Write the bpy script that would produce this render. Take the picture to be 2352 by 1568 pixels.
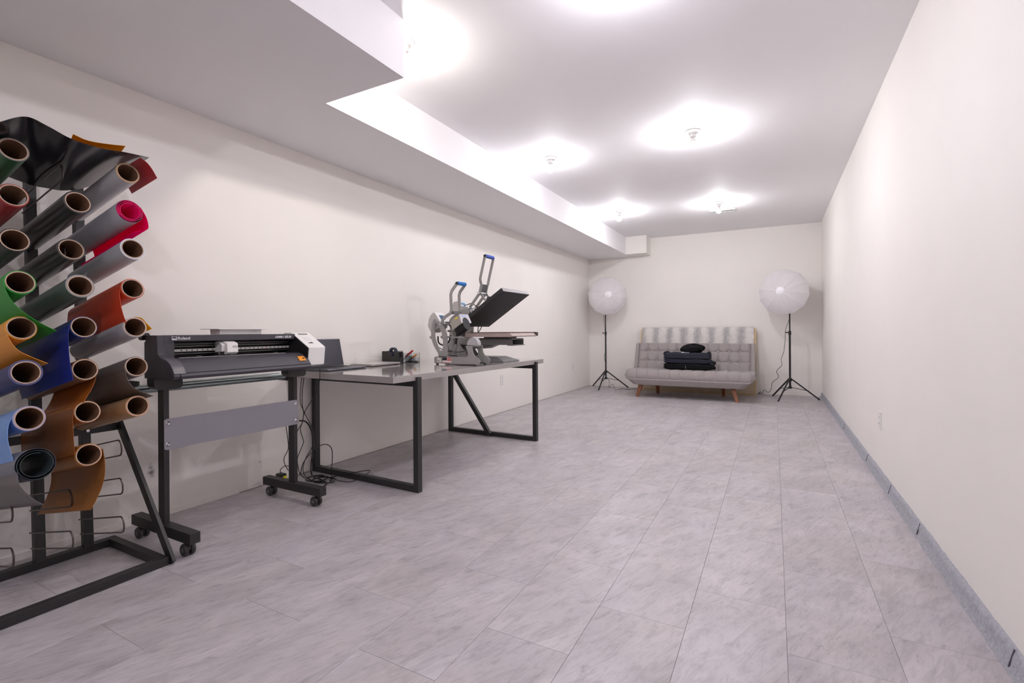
import bpy, bmesh, math, random
from mathutils import Vector, Matrix
from mathutils.geometry import tessellate_polygon

for o in list(bpy.data.objects):
    bpy.data.objects.remove(o)
SC = bpy.context.scene
COL = SC.collection
random.seed(7)

# ---------------------------------------------------------------- camera, world, exposure
CAM_H = 1.03
YAW, ROLL = 0.49556, -0.00632
cd = bpy.data.cameras.new('camera')
cd.sensor_width = 36.0
cd.lens = 17.0260
cd.shift_y = -0.01060
cd.clip_start = 0.05
cam = bpy.data.objects.new('camera', cd)
COL.objects.link(cam)
fw = Vector((-math.sin(YAW), math.cos(YAW), 0))
rt = Vector((math.cos(YAW), math.sin(YAW), 0))
up = Vector((0, 0, 1))
r2 = math.cos(ROLL) * rt + math.sin(ROLL) * up
u2 = -math.sin(ROLL) * rt + math.cos(ROLL) * up
M = Matrix((r2, u2, -fw)).transposed().to_4x4()
M.translation = Vector((0, 0, CAM_H))
cam.matrix_world = M
SC.camera = cam

w = bpy.data.worlds.new('world')
SC.world = w
w.use_nodes = True
w.node_tree.nodes['Background'].inputs[0].default_value = (0.75, 0.74, 0.78, 1)
w.node_tree.nodes['Background'].inputs[1].default_value = 0.05

SC.view_settings.view_transform = 'Standard'
SC.view_settings.look = 'None'
SC.view_settings.gamma = 1.0
SC.view_settings.use_curve_mapping = False
SC.view_settings.exposure = 0.0
SC.cycles.use_denoising = True
SC.cycles.use_adaptive_sampling = True
SC.cycles.adaptive_threshold = 0.1
SC.cycles.adaptive_min_samples = 20
SC.cycles.max_bounces = 8
SC.cycles.diffuse_bounces = 4
SC.cycles.glossy_bounces = 3
SC.cycles.caustics_reflective = False
SC.cycles.caustics_refractive = False
BULB = 18.8          # watts of light per ceiling bulb

# ---------------------------------------------------------------- materials
def lin(c):
    return tuple(((v / 255) / 12.92 if v <= 10 else (((v / 255) + 0.055) / 1.055) ** 2.4) for v in c)

MATS = {}
def mat(name, rgb, rough=0.6, metal=0.0, var=0.0, scale=40.0, bump=0.0, bscale=None, spec=0.5, coat=0.0, trans=0.0):
    """principled material; rgb are sRGB bytes; var = mottling of the colour, bump = relief strength"""
    if name in MATS:
        return MATS[name]
    m = bpy.data.materials.new(name)
    m.use_nodes = True
    nt = m.node_tree
    b = nt.nodes['Principled BSDF']
    c = lin(rgb)
    b.inputs['Base Color'].default_value = (*c, 1)
    b.inputs['Roughness'].default_value = rough
    b.inputs['Metallic'].default_value = metal
    b.inputs['Specular IOR Level'].default_value = spec
    b.inputs['Coat Weight'].default_value = coat
    if trans:
        b.inputs['Transmission Weight'].default_value = trans
    if var or bump:
        g = nt.nodes.new('ShaderNodeNewGeometry')
        if var:
            n = nt.nodes.new('ShaderNodeTexNoise')
            n.inputs['Scale'].default_value = scale
            n.inputs['Detail'].default_value = 2
            nt.links.new(g.outputs['Position'], n.inputs['Vector'])
            r = nt.nodes.new('ShaderNodeMapRange')
            r.inputs['To Min'].default_value = 1 - var
            r.inputs['To Max'].default_value = 1 + var
            r.inputs['From Min'].default_value = 0.3
            r.inputs['From Max'].default_value = 0.7
            nt.links.new(n.outputs['Fac'], r.inputs['Value'])
            mx = nt.nodes.new('ShaderNodeVectorMath')
            mx.operation = 'SCALE'
            mx.inputs[0].default_value = c
            nt.links.new(r.outputs['Result'], mx.inputs['Scale'])
            nt.links.new(mx.outputs['Vector'], b.inputs['Base Color'])
        if bump:
            n2 = nt.nodes.new('ShaderNodeTexNoise')
            n2.inputs['Scale'].default_value = bscale or scale * 3
            n2.inputs['Detail'].default_value = 3
            nt.links.new(g.outputs['Position'], n2.inputs['Vector'])
            bp = nt.nodes.new('ShaderNodeBump')
            bp.inputs['Strength'].default_value = bump
            bp.inputs['Distance'].default_value = 0.004
            nt.links.new(n2.outputs['Fac'], bp.inputs['Height'])
            nt.links.new(bp.outputs['Normal'], b.inputs['Normal'])
    MATS[name] = m
    return m

def wall_mat(name='wall_paint'):
    m = mat(name, (247, 242, 237), 0.62, var=0.012, scale=2.2, spec=0.35)
    if name == 'wall_paint':
        return m
    # scuffs on the left wall behind the cutter stand
    nt = m.node_tree
    b = nt.nodes['Principled BSDF']
    src = b.inputs['Base Color'].links[0].from_socket
    g = nt.nodes.new('ShaderNodeNewGeometry')
    acc = None
    for (px, r, amt) in (((-3.032,1.398,0.306), 0.010, 0.30), ((-3.032,1.402,0.285), 0.014, 0.55), ((-3.032,1.404,0.258), 0.020, 0.75), ((-3.032,1.408,0.238), 0.010, 0.5)):
        d = nt.nodes.new('ShaderNodeVectorMath'); d.operation = 'DISTANCE'
        d.inputs[1].default_value = px
        nt.links.new(g.outputs['Position'], d.inputs[0])
        nz = nt.nodes.new('ShaderNodeTexNoise'); nz.inputs['Scale'].default_value = 90
        nt.links.new(g.outputs['Position'], nz.inputs['Vector'])
        ad = nt.nodes.new('ShaderNodeMath'); ad.operation = 'MULTIPLY_ADD'
        nt.links.new(nz.outputs['Fac'], ad.inputs[0]); ad.inputs[1].default_value = r * 1.6; 
        nt.links.new(d.outputs['Value'], ad.inputs[2])
        mr = nt.nodes.new('ShaderNodeMapRange')
        mr.inputs['From Min'].default_value = r * 1.0; mr.inputs['From Max'].default_value = r * 1.9
        mr.inputs['To Min'].default_value = amt; mr.inputs['To Max'].default_value = 0
        nt.links.new(ad.outputs['Value'], mr.inputs['Value'])
        if acc is None:
            acc = mr.outputs['Result']
        else:
            mm = nt.nodes.new('ShaderNodeMath'); mm.operation = 'MAXIMUM'
            nt.links.new(acc, mm.inputs[0]); nt.links.new(mr.outputs['Result'], mm.inputs[1])
            acc = mm.outputs['Value']
    mix = nt.nodes.new('ShaderNodeMix'); mix.data_type = 'RGBA'
    nt.links.new(acc, mix.inputs[0]); nt.links.new(src, mix.inputs[6])
    mix.inputs[7].default_value = (*lin((70, 60, 52)), 1)
    nt.links.new(mix.outputs[2], b.inputs['Base Color'])
    return m

def tile_mat():
    """grey stone-look vinyl: streaky clouds running diagonally, shifted per tile"""
    m = bpy.data.materials.new('stone_vinyl_tile')
    m.use_nodes = True
    nt = m.node_tree
    b = nt.nodes['Principled BSDF']
    N = nt.nodes.new
    g = N('ShaderNodeNewGeometry'); oi = N('ShaderNodeObjectInfo')
    sc = N('ShaderNodeMath'); sc.operation = 'MULTIPLY'; sc.inputs[1].default_value = 37.0
    nt.links.new(oi.outputs['Random'], sc.inputs[0])
    off = N('ShaderNodeCombineXYZ')
    nt.links.new(sc.outputs[0], off.inputs[0]); nt.links.new(sc.outputs[0], off.inputs[1])
    add = N('ShaderNodeVectorMath'); nt.links.new(g.outputs['Position'], add.inputs[0]); nt.links.new(off.outputs[0], add.inputs[1])
    rot = N('ShaderNodeVectorRotate'); rot.rotation_type = 'Z_AXIS'; rot.inputs['Angle'].default_value = math.radians(22)
    nt.links.new(add.outputs[0], rot.inputs['Vector'])
    def noise(vec, s, det, rough=0.55, dist=0.0):
        n = N('ShaderNodeTexNoise'); n.inputs['Scale'].default_value = s; n.inputs['Detail'].default_value = det
        n.inputs['Roughness'].default_value = rough; n.inputs['Distortion'].default_value = dist
        nt.links.new(vec, n.inputs['Vector']); return n.outputs['Fac']
    def stretch(x, y):
        v = N('ShaderNodeVectorMath'); v.operation = 'MULTIPLY'; v.inputs[1].default_value = (x, y, 1)
        nt.links.new(rot.outputs[0], v.inputs[0]); return v.outputs[0]
    def ramp(fac, lo, hi, a, bb):
        r = N('ShaderNodeMapRange'); r.inputs['From Min'].default_value = lo; r.inputs['From Max'].default_value = hi
        r.inputs['To Min'].default_value = a; r.inputs['To Max'].default_value = bb
        nt.links.new(fac, r.inputs['Value']); return r.outputs['Result']
    def mul(a, c):
        v = N('ShaderNodeMath'); v.operation = 'MULTIPLY'; nt.links.new(a, v.inputs[0]); nt.links.new(c, v.inputs[1]); return v.outputs[0]
    streak = ramp(noise(stretch(1.0, 0.24), 26, 5, 0.70, 0.7), 0.30, 0.52, 0.74, 1.0)
    cloud = ramp(noise(stretch(1.0, 0.6), 5, 3, 0.6, 0.4), 0.35, 0.68, 0.88, 1.09)
    fine = ramp(noise(stretch(1.0, 0.2), 85, 3, 0.7), 0.28, 0.5, 0.80, 1.0)
    spots = ramp(noise(stretch(1.0, 0.35), 16, 6, 0.80, 1.4), 0.58, 0.74, 1.0, 0.60)
    tone = N('ShaderNodeMapRange'); tone.inputs['To Min'].default_value = 0.97; tone.inputs['To Max'].default_value = 1.03
    nt.links.new(oi.outputs['Random'], tone.inputs['Value'])
    k = mul(mul(mul(mul(streak, cloud), fine), spots), tone.outputs[0])
    warm = N('ShaderNodeMix'); warm.data_type = 'RGBA'
    warm.inputs[6].default_value = (*lin((193, 188, 196)), 1); warm.inputs[7].default_value = (*lin((188, 179, 178)), 1)
    nt.links.new(noise(stretch(1, .8), 2.5, 3), warm.inputs[0])
    v = N('ShaderNodeVectorMath'); v.operation = 'SCALE'
    nt.links.new(warm.outputs[2], v.inputs[0]); nt.links.new(k, v.inputs['Scale'])
    nt.links.new(v.outputs[0], b.inputs['Base Color'])
    rr = ramp(noise(stretch(1, .4), 30, 2), 0.3, 0.7, 0.34, 0.46)
    nt.links.new(rr, b.inputs['Roughness'])
    b.inputs['Specular IOR Level'].default_value = 0.55
    bp = N('ShaderNodeBump'); bp.inputs['Strength'].default_value = 0.08; bp.inputs['Distance'].default_value = 0.002
    nt.links.new(noise(stretch(1, .3), 90, 2), bp.inputs['Height']); nt.links.new(bp.outputs[0], b.inputs['Normal'])
    return m

def speckle_mat(name, rgb, dark, light, rough, scale=900):
    m = mat(name, rgb, rough)
    nt = m.node_tree; b = nt.nodes['Principled BSDF']
    g = nt.nodes.new('ShaderNodeNewGeometry')
    v = nt.nodes.new('ShaderNodeTexNoise'); v.inputs['Scale'].default_value = scale; v.inputs['Detail'].default_value = 2
    nt.links.new(g.outputs['Position'], v.inputs['Vector'])
    cr = nt.nodes.new('ShaderNodeValToRGB')
    cr.color_ramp.elements[0].position = 0.36; cr.color_ramp.elements[0].color = (*lin(dark), 1)
    cr.color_ramp.elements[1].position = 0.66; cr.color_ramp.elements[1].color = (*lin(light), 1)
    e = cr.color_ramp.elements.new(0.5); e.color = (*lin(rgb), 1)
    nt.links.new(v.outputs['Fac'], cr.inputs[0]); nt.links.new(cr.outputs[0], b.inputs['Base Color'])
    return m

def emit_mat(name, rgb, strength):
    m = bpy.data.materials.new(name); m.use_nodes = True
    nt = m.node_tree
    b = nt.nodes['Principled BSDF']
    b.inputs['Base Color'].default_value = (1, 1, 1, 1)
    b.inputs['Emission Color'].default_value = (*rgb, 1)
    b.inputs['Emission Strength'].default_value = strength
    return m

def fabric_translucent(name, rgb, t=0.25):
    m = bpy.data.materials.new(name); m.use_nodes = True
    nt = m.node_tree; nt.nodes.remove(nt.nodes['Principled BSDF'])
    d = nt.nodes.new('ShaderNodeBsdfDiffuse'); tr = nt.nodes.new('ShaderNodeBsdfTranslucent'); mx = nt.nodes.new('ShaderNodeMixShader')
    for n in (d, tr): n.inputs[0].default_value = (*lin(rgb), 1)
    mx.inputs[0].default_value = t
    nt.links.new(d.outputs[0], mx.inputs[1]); nt.links.new(tr.outputs[0], mx.inputs[2])
    nt.links.new(mx.outputs[0], nt.nodes['Material Output'].inputs[0])
    return m

# ---------------------------------------------------------------- builders
ORG = {}
def tag(o, label=None, cat=None, group=None, kind=None):
    if label: o['label'] = label
    if cat: o['category'] = cat
    if group: o['group'] = group
    if kind: o['kind'] = kind
    return o

def thing(name, loc, label, cat, group=None, rz=0.0):
    o = bpy.data.objects.new(name, None)
    COL.objects.link(o)
    o.location = loc
    o.rotation_euler = (0, 0, rz)
    o.empty_display_size = 0.05
    ORG[o.name] = Vector(loc)
    return tag(o, label, cat, group)

class MB:
    """collects shapes given in room metres; build() links them as one mesh object"""
    def __init__(s):
        s.bm = bmesh.new()
    def box(s, x0, x1, y0, y1, z0, z1, bev=0.0):
        vs = [s.bm.verts.new((x, y, z)) for x in (x0, x1) for y in (y0, y1) for z in (z0, z1)]
        fs = [(0, 1, 3, 2), (4, 6, 7, 5), (0, 4, 5, 1), (2, 3, 7, 6), (0, 2, 6, 4), (1, 5, 7, 3)]
        faces = [s.bm.faces.new([vs[i] for i in f]) for f in fs]
        if bev:
            es = list({e for f in faces for e in f.edges})
            bmesh.ops.bevel(s.bm, geom=es, offset=bev, segments=2, affect='EDGES', profile=0.5)
        return s
    def prism(s, poly, axis, a, b, holes=()):
        """closed polygon of 2-D points swept from a to b along axis 'x','y' or 'z'"""
        def v3(p, t):
            return {'y': (p[0], t, p[1]), 'x': (t, p[0], p[1]), 'z': (p[0], p[1], t)}[axis]
        loops = [list(poly)] + [list(h) for h in holes]
        flat = [p for l in loops for p in l]
        A = [s.bm.verts.new(v3(p, a)) for p in flat]
        B = [s.bm.verts.new(v3(p, b)) for p in flat]
        tris = tessellate_polygon([[Vector((p[0], p[1], 0)) for p in l] for l in loops])
        for t in tris:
            try:
                s.bm.faces.new([A[i] for i in t]); s.bm.faces.new([B[i] for i in reversed(t)])
            except ValueError:
                pass
        i0 = 0
        for l in loops:
            n = len(l)
            for i in range(n):
                j = (i + 1) % n
                s.bm.faces.new((A[i0 + i], A[i0 + j], B[i0 + j], B[i0 + i]))
            i0 += n
        return s
    def tube(s, pts, r, seg=8, caps=True, closed=False):
        """round tube along a polyline; r a number or one per point"""
        P = [Vector(p) for p in pts]
        n = len(P)
        R = r if isinstance(r, (list, tuple)) else [r] * n
        rings = []
        T0 = (P[1] - P[0]).normalized()
        ref = Vector((0, 0, 1)) if abs(T0.z) < 0.9 else Vector((1, 0, 0))
        nrm = T0.cross(ref).normalized()
        for i in range(n):
            if closed:
                t = (P[(i + 1) % n] - P[i - 1]).normalized()
            elif i == 0: t = (P[1] - P[0]).normalized()
            elif i == n - 1: t = (P[-1] - P[-2]).normalized()
            else: t = ((P[i + 1] - P[i]).normalized() + (P[i] - P[i - 1]).normalized()).normalized()
            nrm = (nrm - t * nrm.dot(t)).normalized()
            bi = t.cross(nrm)
            rings.append([s.bm.verts.new(P[i] + R[i] * (math.cos(2 * math.pi * k / seg) * nrm + math.sin(2 * math.pi * k / seg) * bi)) for k in range(seg)])
        for i in range(n if closed else n - 1):
            a, b = rings[i], rings[(i + 1) % n]
            for k in range(seg):
                s.bm.faces.new((a[k], a[(k + 1) % seg], b[(k + 1) % seg], b[k]))
        if caps and not closed:
            s.bm.faces.new(list(reversed(rings[0]))); s.bm.faces.new(rings[-1])
        return s
    def bar(s, p0, p1, w, h, side=None):
        """rectangular bar from p0 to p1; w across 'side', h across the other"""
        p0, p1 = Vector(p0), Vector(p1)
        t = (p1 - p0).normalized()
        sd = Vector(side) if side else (Vector((0, 1, 0)) if abs(t.y) < 0.9 else Vector((1, 0, 0)))
        sd = (sd - t * sd.dot(t)).normalized()
        u = t.cross(sd)
        c = [(-w / 2, -h / 2), (w / 2, -h / 2), (w / 2, h / 2), (-w / 2, h / 2)]
        a = [s.bm.verts.new(p0 + sd * x + u * y) for x, y in c]
        b = [s.bm.verts.new(p1 + sd * x + u * y) for x, y in c]
        for i in range(4):
            s.bm.faces.new((a[i], a[(i + 1) % 4], b[(i + 1) % 4], b[i]))
        s.bm.faces.new(list(reversed(a))); s.bm.faces.new(b)
        return s
    def lathe(s, prof, origin=(0, 0, 0), axis=(0, 0, 1), seg=24, closed=False):
        """profile [(r, t)] turned about axis through origin"""
        o, ax = Vector(origin), Vector(axis).normalized()
        ref = Vector((1, 0, 0)) if abs(ax.x) < 0.9 else Vector((0, 1, 0))
        e1 = (ref - ax * ref.dot(ax)).normalized(); e2 = ax.cross(e1)
        rings = []
        for r, t in prof:
            if r < 1e-6:
                rings.append([s.bm.verts.new(o + ax * t)])
            else:
                rings.append([s.bm.verts.new(o + ax * t + r * (math.cos(2 * math.pi * k / seg) * e1 + math.sin(2 * math.pi * k / seg) * e2)) for k in range(seg)])
        pairs = list(zip(rings, rings[1:])) + ([(rings[-1], rings[0])] if closed else [])
        for a, b in pairs:
            for k in range(seg):
                k2 = (k + 1) % seg
                if len(a) == 1 and len(b) == 1: continue
                if len(a) == 1: s.bm.faces.new((a[0], b[k2], b[k]))
                elif len(b) == 1: s.bm.faces.new((a[k], a[k2], b[0]))
                else: s.bm.faces.new((a[k], a[k2], b[k2], b[k]))
        return s
    def grid(s, fn, nu, nv, wrap_u=False):
        vs = [[s.bm.verts.new(fn(i / (nu if wrap_u else nu - 1), j / (nv - 1))) for j in range(nv)] for i in range(nu)]
        for i in range(nu if wrap_u else nu - 1):
            for j in range(nv - 1):
                i2 = (i + 1) % nu
                s.bm.faces.new((vs[i][j], vs[i2][j], vs[i2][j + 1], vs[i][j + 1]))
        return vs
    def sheet(s, rows, th):
        """thin sheet through rows of points (list of lists), given thickness th along the surface normal"""
        nu, nv = len(rows), len(rows[0])
        V = [[Vector(p) for p in r] for r in rows]
        top, bot = [], []
        for i in range(nu):
            ta, tb = [], []
            for j in range(nv):
                du = V[min(i + 1, nu - 1)][j] - V[max(i - 1, 0)][j]
                dv = V[i][min(j + 1, nv - 1)] - V[i][max(j - 1, 0)]
                n = du.cross(dv)
                n = n.normalized() if n.length > 1e-9 else Vector((0, 0, 1))
                ta.append(s.bm.verts.new(V[i][j] + n * th / 2)); tb.append(s.bm.verts.new(V[i][j] - n * th / 2))
            top.append(ta); bot.append(tb)
        for i in range(nu - 1):
            for j in range(nv - 1):
                s.bm.faces.new((top[i][j], top[i + 1][j], top[i + 1][j + 1], top[i][j + 1]))
                s.bm.faces.new((bot[i][j], bot[i][j + 1], bot[i + 1][j + 1], bot[i + 1][j]))
        for i in range(nu - 1):
            s.bm.faces.new((top[i][0], bot[i][0], bot[i + 1][0], top[i + 1][0]))
            s.bm.faces.new((top[i][-1], top[i + 1][-1], bot[i + 1][-1], bot[i][-1]))
        for j in range(nv - 1):
            s.bm.faces.new((top[0][j], top[0][j + 1], bot[0][j + 1], bot[0][j]))
            s.bm.faces.new((top[-1][j], bot[-1][j], bot[-1][j + 1], top[-1][j + 1]))
        return s
    def build(s, name, material, parent=None, smooth=False, bevel=0.0, loc=None, angle=40):
        bmesh.ops.recalc_face_normals(s.bm, faces=s.bm.faces)
        me = bpy.data.meshes.new(name)
        org = ORG[parent.name] if parent else Vector(loc if loc else (0, 0, 0))
        if org.length:
            bmesh.ops.translate(s.bm, verts=s.bm.verts, vec=-org)
        s.bm.to_mesh(me); s.bm.free()
        if smooth:
            me.polygons.foreach_set('use_smooth', [True] * len(me.polygons))
            me.set_sharp_from_angle(angle=math.radians(angle))
        me.materials.append(material)
        o = bpy.data.objects.new(name, me)
        COL.objects.link(o)
        if parent:
            o.parent = parent
        else:
            o.location = org
        ORG[o.name] = org
        if bevel:
            md = o.modifiers.new('bevel', 'BEVEL'); md.width = bevel; md.segments = 2; md.limit_method = 'ANGLE'; md.angle_limit = math.radians(40)
        return o

def copy_thing(root, loc, label=None, rz=None):
    r = root.copy(); COL.objects.link(r); r.location = loc
    if rz is not None: r.rotation_euler = (0, 0, rz)
    if label: r['label'] = label
    for ch in list(root.children):
        c = ch.copy(); COL.objects.link(c); c.parent = r
        for g in list(ch.children):
            d = g.copy(); COL.objects.link(d); d.parent = c
    return r

def spline(pts, n=6):
    """smooth polyline through the points (Catmull-Rom)"""
    P = [Vector(p) for p in pts]
    P = [2 * P[0] - P[1]] + P + [2 * P[-1] - P[-2]]
    out = []
    for i in range(1, len(P) - 2):
        for k in range(n):
            t = k / n
            a, b, c, d = P[i - 1], P[i], P[i + 1], P[i + 2]
            out.append(0.5 * ((2 * b) + (c - a) * t + (2 * a - 5 * b + 4 * c - d) * t * t + (3 * b - a - 3 * c + d) * t ** 3))
    out.append(P[-2])
    return out

def text_mesh(body, size, origin, xdir, ydir, depth, name, material, parent, shear=0.0, align='LEFT', bold=0.0):
    cu = bpy.data.curves.new('lettering', 'FONT')
    cu.body = body; cu.size = size; cu.extrude = depth; cu.shear = shear; cu.align_x = align; cu.offset = bold
    cu.resolution_u = 3
    tmp = bpy.data.objects.new('lettering_tmp', cu)
    COL.objects.link(tmp)
    bpy.context.view_layer.update()
    me = bpy.data.meshes.new_from_object(tmp.evaluated_get(bpy.context.evaluated_depsgraph_get()))
    bpy.data.objects.remove(tmp); bpy.data.curves.remove(cu)
    X, Y = Vector(xdir), Vector(ydir)
    Z = X.cross(Y).normalized()
    R = Matrix((X, Y, Z)).transposed().to_4x4()
    R.translation = Vector(origin) - ORG[parent.name]
    me.transform(R)
    me.materials.clear(); me.materials.append(material)
    o = bpy.data.objects.new(name, me)
    COL.objects.link(o); o.parent = parent
    ORG[o.name] = ORG[parent.name]
    return o

def arc(cx, cy, r, a0, a1, n):
    return [(cx + r * math.cos(math.radians(a0 + (a1 - a0) * i / n)), cy + r * math.sin(math.radians(a0 + (a1 - a0) * i / n))) for i in range(n + 1)]

BLACK_METAL = mat('black_powder_coat', (40, 38, 40), 0.45, var=0.06, scale=30, bump=0.05, bscale=400)
DARK_PLASTIC = mat('charcoal_plastic', (66, 64, 70), 0.5, var=0.03, scale=60, bump=0.1, bscale=900)
BLACK_PLASTIC = mat('black_plastic', (26, 25, 27), 0.4)
CHROME = mat('bright_steel', (205, 205, 208), 0.22, 1.0)
WHITE_PLASTIC = mat('white_plastic', (236, 233, 232), 0.45)
CABLE = mat('black_cable', (22, 20, 22), 0.5)

# ================================================================ ROOM
XL, XR, YB, YF, ZC, ZS = -3.032, 0.638, 8.648, -3.6, 2.638, 2.338
XB1, XB2, YE, XST, YST = -2.249, -1.672, 1.938, -1.895, 8.324
WALL = wall_mat()
CEIL = mat('ceiling_paint', (247, 245, 247), 0.7, spec=0.3)
def struct(o): return tag(o, kind='structure')
T = 0.12
struct(MB().box(XL - T, XL, YF - T, YB + T, 0, ZC).build('wall_left', wall_mat('scuffed_wall_paint'), loc=(XL, 0, 0)))
struct(MB().box(XR, XR + T, YF - T, YB + T, 0, ZC).build('wall_right', WALL, loc=(XR, 0, 0)))
struct(MB().box(XL, XR, YB, YB + T, 0, ZC).build('wall_back', WALL, loc=(0, YB, 0)))
struct(MB().box(XL, XR, YF - T, YF, 0, ZC).build('wall_front', WALL, loc=(0, YF, 0)))
struct(MB().box(XL - T, XR + T, YF - T, YB + T, ZC, ZC + 0.1).build('ceiling', CEIL, loc=(0, 0, ZC)))
struct(MB().box(XL, XB1, YE, YB, ZS, ZC).build('trim_1', CEIL, loc=(XL, YE, ZS)))          # long boxed-in duct along the left wall
struct(MB().box(XL, XB2, YF, YE, ZS, ZC).build('trim_2', CEIL, loc=(XL, YF, ZS)))          # wider duct box near the camera
struct(MB().box(XB1, XST, YST, YB, ZS, ZC).build('trim_3', WALL, loc=(XB1, YST, ZS)))      # return of the duct in the far corner

# floor: slab plus separate 12 x 24 inch vinyl tiles
floor = struct(MB().box(XL - T, XR + T, YF - T, YB + T, -0.1, -0.003).build('floor', mat('tile_joint', (146, 139, 140), 0.8), loc=(0, 0, 0)))
ORG['floor'] = Vector((0, 0, 0))
TILE = tile_mat()
TW, TL, GAP = 0.3055, 0.6105, 0.0008
tmesh = {}
def tile_mesh(w, l):
    key = (round(w, 3), round(l, 3))
    if key not in tmesh:
        bm = bmesh.new()
        g, c = GAP / 2, 0.0006
        lo = [bm.verts.new(p) for p in ((g, g, -0.003), (w - g, g, -0.003), (w - g, l - g, -0.003), (g, l - g, -0.003))]
        md = [bm.verts.new((v.co.x, v.co.y, -c)) for v in lo]
        hi = [bm.verts.new(p) for p in ((g + c, g + c, 0), (w - g - c, g + c, 0), (w - g - c, l - g - c, 0), (g + c, l - g - c, 0))]
        for a, b in ((lo, md), (md, hi)):
            for i in range(4):
                bm.faces.new((a[i], a[(i + 1) % 4], b[(i + 1) % 4], b[i]))
        bm.faces.new(hi)
        me = bpy.data.meshes.new('floor_tile'); bm.to_mesh(me); bm.free()
        me.materials.append(TILE)
        tmesh[key] = me
    return tmesh[key]
for k in range(-11, 3):
    x0, x1 = 0.032 + TW * (k - 1), 0.032 + TW * k
    x0, x1 = max(x0, XL), min(x1, XR)
    if x1 - x0 < 0.02: continue
    y = (2.035 if k % 2 == 0 else 1.755) + 0.012 * math.sin(k * 2.1) - 7 * TL
    while y < YB:
        a, b = max(y, YF), min(y + TL, YB)
        if b - a > 0.02 and b > 0.4:
            o = bpy.data.objects.new('floor_tile', tile_mesh(x1 - x0, b - a))
            COL.objects.link(o); o.location = (x0, a, 0); o.parent = floor
        y += TL

# rough grey concrete kerb along the right wall, thin white ledge along the left one
KERB = mat('grey_painted_concrete', (168, 168, 176), 0.75, var=0.14, scale=60, bump=1.0, bscale=120)
random.seed(3)
mb = MB()
NK = 260
def kerb(u, v):
    y = YF + (YB - YF) * u
    n = math.sin(y * 31.0) * 0.4 + math.sin(y * 77.0 + 1) * 0.35 + math.sin(y * 13.7) * 0.5 + math.sin(y * 190) * 0.3
    prof = [(XR + 0.004, 0.071 + 0.002 * n), (XR - 0.009, 0.066 + 0.0025 * n), (XR - 0.016 - 0.002 * math.sin(y * 53.0 + 2), 0.045 + 0.004 * math.sin(y * 41.0)), (XR - 0.021 - 0.0015 * n, 0.016), (XR - 0.029 - 0.002 * n, 0.006), (XR - 0.031 - 0.003 * n, 0.0)]
    p = prof[int(round(v * 5))]
    return (p[0], y, p[1])
mb.grid(kerb, NK, 6)
kerb_o = struct(mb.build('baseboard_right', KERB, loc=(XR, YF, 0), smooth=True, angle=60))
ORG[kerb_o.name] = Vector((XR, YF, 0))
for yj in (1.985, 3.05, 3.72, 4.55, 5.9):
    MB().bar((XR - 0.010, yj, 0.067), (XR - 0.024, yj, 0.012), 0.005, 0.003).build('kerb_crack', mat('dark_joint', (84, 86, 98), 0.9), kerb_o)
struct(MB().prism([(XL, 0), (XL + 0.010, 0), (XL + 0.008, 0.032), (XL, 0.036)], 'y', YF, 1.9).build('baseboard_left', WALL, loc=(XL, YF, 0)))

# ceiling lamps: plain lampholders with bare bulbs
def lamp(x, y, label, tint, k=1.0):
    t = thing('ceiling_lamp', (x, y, ZC), label, 'lamp', 'bare bulb lampholders on the ceiling')
    PORC = mat('white_porcelain', (236, 234, 232), 0.3)
    MB().lathe([(0, 0), (0.058, 0), (0.058, -0.010), (0.050, -0.018), (0.032, -0.022), (0, -0.022)], (x, y, ZC), seg=28).build('base', PORC, t, smooth=True)
    MB().lathe([(0.026, -0.02), (0.026, -0.052), (0.021, -0.056), (0, -0.056)], (x, y, ZC), seg=24).build('socket', PORC, t, smooth=True)
    rb = 0.032
    dome = [(rb * math.cos(math.radians(q)), -0.102 + rb * math.sin(math.radians(q))) for q in (6, -8, -24, -42, -62)] + [(0, -0.102 - rb)]
    MB().lathe([(0.013, -0.054), (0.014, -0.064), (0.024, -0.080), (0.030, -0.090)] + [(dome[0][0] - 0.0003, dome[0][1])], (x, y, ZC), seg=20).build('bulb_neck', PORC, t, smooth=True)
    area = 2 * math.pi * rb * rb * 1.10
    MB().lathe(dome, (x, y, ZC), seg=12).build('bulb', emit_mat('glowing_bulb', tint, k * BULB / (math.pi * area)), t, smooth=True)
    return t
COOL, WARM, NEUT = (0.93, 0.905, 1.0), (1.0, 0.945, 0.87), (0.96, 0.955, 0.985)
lamp(-1.80, 2.087, 'bare ceiling bulb beside the corner of the wide duct box', WARM, 0.75)
lamp(-0.58, 2.09, 'bare ceiling bulb nearest the camera in the open ceiling', COOL, 0.8)
lamp(-1.825, 4.15, 'bare ceiling bulb near the duct, halfway along the room', NEUT, 0.75)
lamp(-0.568, 4.15, 'bare ceiling bulb in the middle of the open ceiling', NEUT, 1.1)
lamp(-1.84, 6.48, 'small far bare ceiling bulb close to the duct', NEUT)
lamp(-0.607, 6.66, 'far bare ceiling bulb just in front of the air vent', NEUT)
lamp(-0.58, -0.05, 'unseen bare bulb added behind the camera to light the near end', COOL, 1.15)  # added out of view to brighten the near end of the room
lamp(-0.58, -2.2, 'unseen bare bulb added farthest behind the camera as fill light', NEUT, 1.2)  # second added bulb, never in view, for more fill and bounce

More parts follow.
